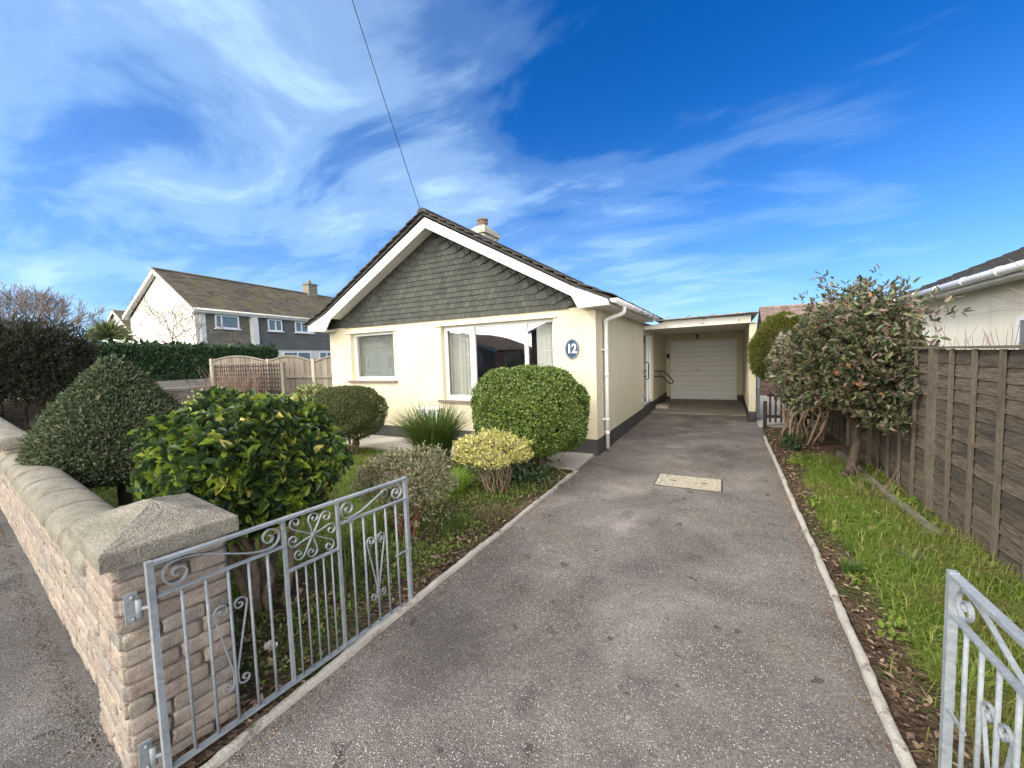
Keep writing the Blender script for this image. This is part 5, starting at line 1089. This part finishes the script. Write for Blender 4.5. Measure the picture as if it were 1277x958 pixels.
mb = MB(); mb.prism([hp(0, -.04, ZE - .16), hp(LU, -.04, ZE - .16), hp(LU, -.04, ZE + .03), hp(0, -.04, ZE + .03)], tuple(HE * .03)); mb.prism([hp(0, 0, ZE - .2), hp(LU, 0, ZE - .2), hp(LU, .5, ZE - .2), hp(0, .5, ZE - .2)], (0, 0, .03)); mb.tube([hp(0, -.10, ZE - .02), hp(LU, -.10, ZE - .02)], .06, 8); mb.build('fascia', M['board'], hs_)
def clad(u0, u1, z0, z1, mat):
    mb = MB(); n = int((z1 - z0) / .16)
    for k in range(n):
        a = z0 + (z1 - z0) * k / n; b = z0 + (z1 - z0) * (k + 1) / n; u = u0
        while u < u1 - .01:
            ue = min(u1, u + .6); mb.prism([hp(u + .003, .265, a), hp(ue - .003, .265, a), hp(ue - .003, .292, b), hp(u + .003, .292, b)], tuple(HE * .007)); u = ue
    return mb.build('tile_cladding', M[mat], hs_)
clad(.75, 3.50, 2.3, 4.74, 'slategreen'); clad(3.95, 10.9, 2.62, 4.74, 'slategrey'); clad(11.3, 16.0, 2.62, 4.74, 'slategreen')
for pp in ((.45, .745, .20), (3.52, 3.92, .02), (10.92, 11.26, .02)): mb = MB(); mb.prism([hp(pp[0], pp[2], 0), hp(pp[1], pp[2], 0), hp(pp[1], .298, 0), hp(pp[0], .298, 0)], (0, 0, 4.74)); mb.build('party_wall_pier', M['board'], hs_)
#[hp(3.52, .02, 0), hp(3.92, .02, 0), hp(3.92, .298, 0), hp(3.52, .298, 0)], (0, 0, 4.74)); mb.prism([hp(10.92, .02, 0), hp(11.26, .02, 0), hp(11.26, .298, 0), hp(10.92, .298, 0)], (0, 0, 4.74)); mb.build('party_wall_pier', M['board'], hs_)
def fwin(u0, u1, z0, z1, cut):
    mb = MB(); k = .07; w = .19
    for a, b, c_, d in ((u0, u0 + k, z0, z1), (u1 - k, u1, z0, z1), (u0 + k, u1 - k, z0, z0 + k), (u0 + k, u1 - k, z1 - k, z1), (cut - k / 2, cut + k / 2, z0 + k, z1 - k)):
        mb.prism([hp(a, w, c_), hp(b, w, c_), hp(b, w, d), hp(a, w, d)], tuple(HE * .07))
    mb.prism([hp(u0 - .08, w - .06, z0 - .07), hp(u1 + .08, w - .06, z0 - .07), hp(u1 + .08, w + .07, z0 - .07), hp(u0 - .08, w + .07, z0 - .07)], (0, 0, .065))
    o = mb.build('window', M['upvc'], hs_); mb = MB(); mb.prism([hp(u0 + .02, w + .045, z0 + .02), hp(u1 - .02, w + .045, z0 + .02), hp(u1 - .02, w + .045, z1 - .02), hp(u0 + .02, w + .045, z1 - .02)], tuple(HE * .01)); mb.build('glass_pane', M['farglass'], o)
fwin(1.30, 2.75, 3.93, 4.72, 1.68); fwin(4.78, 5.85, 3.93, 4.72, 5.35); fwin(6.95, 8.55, 3.93, 4.72, 7.5)
for u0, u1 in ((3.98, 4.9), (5.8, 8.2), (9.0, 10.5)): fwin(u0, u1, 1.2, 2.5, (u0 + u1) / 2)
# small gabled house further left
def gable_house(name, label, A, D, E, LU, WW, ZE, ZR, wallm, roofm, wins=(), depthover=.25):
    A = Vector(A); D = Vector(D).normalized(); E = Vector(E).normalized()
    def q(u, w, z): v = A + D * u + E * w; return (v.x, v.y, z)
    t = thing(name, label, 'house', tuple(A)); mb = MB(); mb.prism([q(.2, .3, -.12), q(.2, WW - .3, -.12), q(.2, WW - .3, ZE - .1), q(.2, WW / 2, ZR - .25), q(.2, .3, ZE - .1)], tuple(D * (LU - .4))); mb.build('wall', M[wallm], t)
    mb = MB(); nrow = 18
    for sg in (0, 1):
        for k in range(nrow):
            a = k / nrow; b = (k + 1.12) / nrow; w0, w1 = WW / 2 * (1 - a), WW / 2 * (1 - b)
            if sg: w0, w1 = WW - w0, WW - w1
            z0_, z1_ = ZR - (ZR - ZE) * a, ZR - (ZR - ZE) * b; mb.prism([q(0, w0, z0_ + .01), q(0, w1, z1_ + .05), q(0, w1, z1_ + .01), q(0, w0, z0_ - .04)], tuple(D * LU))
    mb.build('roof', M[roofm], t)
    mb = MB()
    for w0, w1 in ((0, WW / 2), (WW, WW / 2)): mb.prism([q(-.04, w0, ZE - .02), q(-.04, w1, ZR - .04), q(-.04, w1, ZR - .25), q(-.04, w0, ZE - .22)], tuple(D * .05))
    mb.build('bargeboard', M['board'], t)
    for (u0, u1, z0, z1, face) in wins:
        mb = MB(); k = .07
        if face == 'g': P_ = lambda a, z: q(.12, a, z); dd = D * .07
        else: P_ = lambda a, z: q(a, .22, z); dd = E * .07
        cm = (u0 + u1) / 2
        for a, b, c_, d in ((u0, u0 + k, z0, z1), (u1 - k, u1, z0, z1), (u0 + k, u1 - k, z0, z0 + k), (u0 + k, u1 - k, z1 - k, z1), (cm - k / 2, cm + k / 2, z0 + k, z1 - k)): mb.prism([P_(a, c_), P_(b, c_), P_(b, d), P_(a, d)], tuple(dd))
        o = mb.build('window', M['upvc'], t); mb = MB(); v = [Vector(x) + dd * .5 for x in (P_(u0 + .02, z0 + .02), P_(u1 - .02, z0 + .02), P_(u1 - .02, z1 - .02), P_(u0 + .02, z1 - .02))]; mb.prism(v, tuple(dd * .15)); mb.build('glass_pane', M['farglass'], o)
    return t
gable_house('gabled_house', 'small gabled house with brown roof behind the palm', (-44.5, 15.6, 0), HD, HE, 16, 5.4, 4.4, 6.8, 'old_white', 'mossroof')
# neighbour on the right: long eave running with the fence
nb_ = thing('neighbour_bungalow', 'white rendered bungalow with white gutter behind the lap fence at the right', 'bungalow', (3.7, 8, 0))
NX = 3.72; mb = MB(); mb.box((NX, 3.2, -.1), (NX + 7, 11.9, 2.52)); mb.build('wall', M['creamw'], nb_)
mb = MB(); mb.box((3.36, 2.9, 2.52), (NX + .2, 12.05, 2.545)); mb.build('eaves_soffit', M['board'], nb_)
mb = MB(); mb.box((3.335, 2.9, 2.50), (3.358, 12.05, 2.66)); mb.build('fascia', M['board'], nb_)
mb = MB(); mb.tube([(3.27, 2.9, 2.60), (3.27, 12.1, 2.60)], .06, 10); gu2 = mb.build('gutter', M['upvc'], nb_)
for i in range(10): mb = MB(); yy = 3.4 + i * .93; mb.tube([(3.27, yy - .03, 2.60), (3.27, yy + .03, 2.60)], .068, 10); mb.build('gutter_bracket', M['upvc'], gu2)
mb = MB()
for k in range(16):
    a = k * .24; mb.prism([(3.28 + a, 2.85, 2.665 + a * .42), (3.28 + a + .27, 2.85, 2.665 + (a + .27) * .42), (3.28 + a + .27, 2.85, 2.70 + (a + .27) * .42 - .02), (3.28 + a, 2.85, 2.70 + a * .42 + .005)], (0, 9.3, 0))
mb.build('roof', M['rooft'], nb_)
for (y0, y1, z0, z1) in ((7.5, 8.62, 1.1, 2.0),):
    mb = MB(); k = .06; x = NX - .03
    for a, b, c_, d in ((y0, y0 + k, z0, z1), (y1 - k, y1, z0, z1), (y0 + k, y1 - k, z0, z0 + k), (y0 + k, y1 - k, z1 - k, z1)): mb.box((x, a, c_), (x + .028, b, d))
    o = mb.build('window', M['upvc'], nb_); mb = MB(); mb.box((x + .012, y0 + .02, z0 + .02), (x + .02, y1 - .02, z1 - .02)); mb.build('glass_pane', M['farglass'], o)
# bungalow behind, roof slope facing us
bk = thing('rear_bungalow', 'brown tiled bungalow behind the garage', 'bungalow', (5, 25, 0)); mb = MB(); mb.box((1.75, 22.6, -.1), (12, 29, 2.5)); mb.build('wall', M['brownbrick'], bk); mb = MB()
for k in range(15):
    a = k / 15; b = (k + 1.1) / 15; x = 1.45
    while x < 12.3: mb.prism([(x + .003, 22 + 2.2 * a, 2.45 + 1.28 * a + .04), (x + .003, 22 + 2.2 * b, 2.45 + 1.28 * b - .0), (x + .003, 22 + 2.2 * b, 2.42 + 1.28 * b), (x + .003, 22 + 2.2 * a, 2.40 + 1.28 * a)], (.294, 0, 0)); x += .30
mb.prism([(1.45, 24.2, 3.70), (1.45, 24.25, 3.78), (1.45, 27, 2.5), (1.45, 26.9, 2.4)], (10.8, 0, 0)); mb.build('roof', M['brownroof'], bk)
mb = MB(); stones(mb, (.72, 17.0, 0), (1, 0, 0), (0, -1, 0), 1.6, 0, .9, .08, (.2, .4)); mb.box((.72, 17.002, 0), (2.32, 17.2, .9)); tag(mb.build('brick_wall', M['brownbrick']), 'low brown brick wall seen past the picket gate', 'wall')
# houses across the street, seen mirrored in the windows
gable_house('opposite_house', 'bungalow across the street mirrored at the right of the front window', (-7.2, -17.0, 0), (0, -1, 0), (-1, 0, 0), 9, 7.2, 3.5, 5.2, 'brownbrick', 'rooft', [(1.2, 3.0, .9, 2.1, 'g'), (4.6, 6.0, .9, 2.1, 'g')])
gable_house('opposite_house', 'long roofed bungalow across the street mirrored in the small front window', (-26.6, -17.0, 0), (-1, 0, 0), (0, -1, 0), 12, 8, 3.0, 4.9, 'creamw', 'rooft', [(2.0, 3.6, .9, 2.1, 's'), (6, 7.6, .9, 2.1, 's')])
gable_house('opposite_house', 'bungalow across the street mirrored at the left of the front window', (-17.3, -17.0, 0), (0, -1, 0), (-1, 0, 0), 9, 9.6, 2.3, 4.0, 'brownbrick', 'brownroof', [(1.6, 3.4, .9, 2.1, 'g'), (5.2, 7.0, .9, 2.1, 'g')])
M['darkfurn'] = surf('dark_furniture', [(.03, .022, .02), (.05, .038, .032)], 4, 30, .4, 0)
dm = thing('oval_mirror', 'dark oval mirror on a stand inside behind the front window', 'mirror', (-3.95, 7.5, .75))
mb = MB(); n = 28; P = [(-3.95 + .21 * math.cos(2 * math.pi * i / n), 7.5, 1.62 + .25 * math.sin(2 * math.pi * i / n)) for i in range(n)]; mb.prism(P, (0, .03, 0)); mb.build('mirror_glass', M['mirror'], dm); mb = MB(); mb.tube([(x, y - .0, z) for x, y, z in P + P[:1]], .016, 6); mb.tube([(-3.95, 7.53, 1.37), (-3.95, 7.53, .80)], .015, 6); mb.box((-4.08, 7.45, .751), (-3.82, 7.6, .775)); mb.build('mirror_frame', M['darkfurn'], dm)
tb = thing('table', 'dark sideboard table inside behind the front window', 'table', (-3.95, 7.5, .15)); mb = MB(); mb.box((-4.6, 7.25, .70), (-3.3, 7.75, .75)); mb.build('table_top', M['darkfurn'], tb)
for lx in (-4.55, -3.35):
    for ly in (7.3, 7.7): mb = MB(); mb.box((lx - .02, ly - .02, .15), (lx + .02, ly + .02, .699)); mb.build('leg', M['darkfurn'], tb)
# overhead cable
ca = Vector((RX + .05, YBb - .05, 4.15)); d = pdir(440, -5); d.normalize(); cb = Vector((0, 0, HC)) + d * 7.6; v = cb - ca; cc_ = ca + v * 2.2
mb = MB(); pts = [ca.lerp(cc_, i / 30) + Vector((0, 0, -.09 * math.sin(math.pi * i / 30))) for i in range(31)]; mb.tube(pts, .0055, 5); tag(mb.build('overhead_cable', M['cable']), 'thin black overhead cable running up from the gable peak', 'cable')
# pale bloom lying on the soil behind the gate
BX, BY = -2.28, 1.27
P = np.tile(np.array([[BX, BY, .05]]), (26, 1)); d = rand_dir(26); d[:, 2] = np.abs(d[:, 2]); t = thing('fallen_bloom', 'pale pink fallen bloom on the soil behind the gate bars', 'flower', (BX, BY, 0)); foliage('petals', [leaf_geo(P, d, rand_dir(26), .034, .9, .2, .2)], M['petal'], t)

# ------------------------------------------------------------------ ground cover
def smooth_noise(x, y, k=1.0, s=0):
    return (np.sin(x * 2.1 * k + 1.3 * y * k + s) + np.sin(-x * 1.7 * k + 2.9 * y * k + s * 2) + np.sin(x * 4.3 * k - y * 3.7 * k + s * 3) * .6) / 2.6
def scatter(n, x0, x1, y0, y1): return rng.uniform(x0, x1, n), rng.uniform(y0, y1, n)
# right border grass
x, y = scatter(120000, .70, 1.75, 1.2, 7.6); w = smooth_noise(x, y, 1.6, 1)
edge = .84 + .09 * smooth_noise(x * 0, y, 1.5, 2) + np.clip(y - 6.0, 0, 3) * .05 + np.clip(2.3 - y, 0, 1) * .25; dn = np.clip((x - edge) / .10, .012, 1) * np.clip((7.3 + .3 * w - y) / .6, .0, 1) * np.clip(.85 + .5 * w, .25, 1) * np.where((x > 1.44) & (y > 4.6), .22, 1)
k = rng.uniform(0, 1, len(x)) < dn; x, y = x[k], y[k]; P = np.stack([x, y, np.full(len(x), .008)], 1); fine = y < 3.6; LS = rng.uniform(0, 1, len(x)) < .12
parts = [blades(P[fine], .068, .0040, 1.3, .6, .7), blades(P[~fine], .062, .0055, 1.2, .6, .7), blades(P[LS], .15, .005, 1.3, .4, .8)]
wx, wy = scatter(1600, .75, 1.7, 1.6, 7.4); wk = smooth_noise(wx, wy, 2.6, 5) > .25; parts.append(clump_leaves(np.stack([wx[wk], wy[wk], np.full(wk.sum(), .02)], 1), np.tile([0, 0, 1.], (wk.sum(), 1)), 5, .045, .55, .4, .02, .3))
tag(foliage('border_grass', parts, M['l_grass']), 'long tufty grass between the right edging and the lap fence', 'grass', kind='stuff')
# left lawn grass
x, y = scatter(150000, -8.2, -2.15, .85, 5.3); w = smooth_noise(x, y, 1.2, 4)
dn = np.clip((-2.75 + .18 * smooth_noise(x, y, 2, 3) - x) / .25, .03, 1) * np.clip((y - wl(x)) / .1, 0, 1) * np.clip(.8 + .4 * w, .3, 1); dn *= np.where((np.abs(x + 2.6) < .4) & (y < 1.9), .15, 1)
k = rng.uniform(0, 1, len(x)) < dn; P = np.stack([x[k], y[k], np.full(k.sum(), .004)], 1)
tag(foliage('lawn_grass', [blades(P, .06, .0065, .8, .5, .6)], M['l_grass']), 'green front lawn grass behind the shrubs', 'grass', kind='stuff')
# weeds in the bed
x, y = scatter(9500, -3.1, -1.93, 1.0, 5.3); w = smooth_noise(x, y, 2.3, 7); dn = np.clip(.75 + .75 * w, .10, 1) * np.clip((-1.95 - x) / .3, .12, 1) * np.where(y < 2.2, .35, 1); k = rng.uniform(0, 1, len(x)) < dn
P = np.stack([x[k], y[k], np.full(k.sum(), .012)], 1); N = np.tile([0, 0, 1.], (len(P), 1))
tag(foliage('bed_weeds', [clump_leaves(P, N, 4, .034, .5, .35, .016, .25), blades(P[::2], .07, .004, .9)], M['l_weed']), 'low green weeds covering the soil of the front bed', 'weeds', kind='stuff')
# leaf litter
def litter(label, n, x0, x1, y0, y1, f_, size=.032):
    x, y = scatter(n, x0, x1, y0, y1); k = rng.uniform(0, 1, n) < f_(x, y); x, y = x[k], y[k]; m = len(x); P = np.stack([x, y, rng.uniform(.016, .034, m)], 1); T = rand_dir(m); T[:, 2] *= .35; Nh = nz(rand_dir(m) * .45 + [0, 0, 1.])
    tag(foliage('leaf_litter', [leaf_geo(P, T, Nh, size, .5, .08, .15, .5)], M['l_litter']), label, 'leaf litter', kind='stuff')
litter('brown leaf litter and dead stalks beside the right driveway edging', 7000, .67, 1.35, .9, 9.8, lambda x, y: np.where(y > 7.2, .6, np.clip((.90 + np.clip(2.4 - y, 0, .6) * .5 - x) / .2, .03, .75)))
litter('a few brown leaves blown onto the driveway surface', 46, -1.8, .58, 1.4, 10.5, lambda x, y: np.clip(.25 + .75 * (np.abs(x + .62) / 1.2) ** 3, 0, 1), .022)
litter('brown leaf litter on the soil of the left bed', 4200, -3.0, -1.91, .9, 5.3, lambda x, y: np.clip(.55 - .6 * smooth_noise(x, y, 2.3, 7), .15, 1))
x, y = scatter(330, .80, 1.2, 1.1, 2.7); P = np.stack([x, y, rng.uniform(.015, .05, len(x))], 1); T = rand_dir(len(x)); T[:, 2] *= .15
tag(foliage('dead_stalks', [leaf_geo(P, T, np.tile([0, 0, 1.], (len(x), 1)), .10, .04, .004, .1, .6)], M['l_litter']), 'straw like dead stalks on the ground nearest the right gate', 'dead stalks', kind='stuff')
# grit and crumbs along the drive edges and below the street wall
def grit(label, n, fx, size=(.003, .009), mt='l_litter'):
    V = []; F = []; o = 0; p = fx(n); s = rng.uniform(size[0], size[1], len(p)); base = np.array([[1, 0, 0], [-.5, .87, 0], [-.5, -.87, 0], [0, 0, .8]])
    q = base[None] * s[:, None, None] * rng.uniform(.7, 1.3, (len(p), 4, 1)) + p[:, None]; i = np.arange(len(p))[:, None] * 4
    F = np.concatenate([i + np.array([[0, 1, 3]]), i + np.array([[1, 2, 3]]), i + np.array([[2, 0, 3]])], 0); o = np_mesh('grit', q.reshape(-1, 3), F, M[mt]); tag(o, label, 'grit', kind='stuff')
grit('brown crumbs and grit lying along the driveway edges', 2600, lambda n: np.stack([np.where(rng.uniform(0, 1, n) < .5, -1.84 + np.abs(rng.normal(0, .07, n)), .60 - np.abs(rng.normal(0, .05, n))), rng.uniform(.8, 8.5, n), np.full(n, .001)], 1))
grit('brown moss crumbs on the pavement at the foot of the street wall', 1300, lambda n: np.array([list(st(a, abs(b), -.011)) for a, b in zip(rng.uniform(.3, 5, n), .02 + np.abs(rng.normal(0, .06, n)))]), (.002, .006), 'soil')
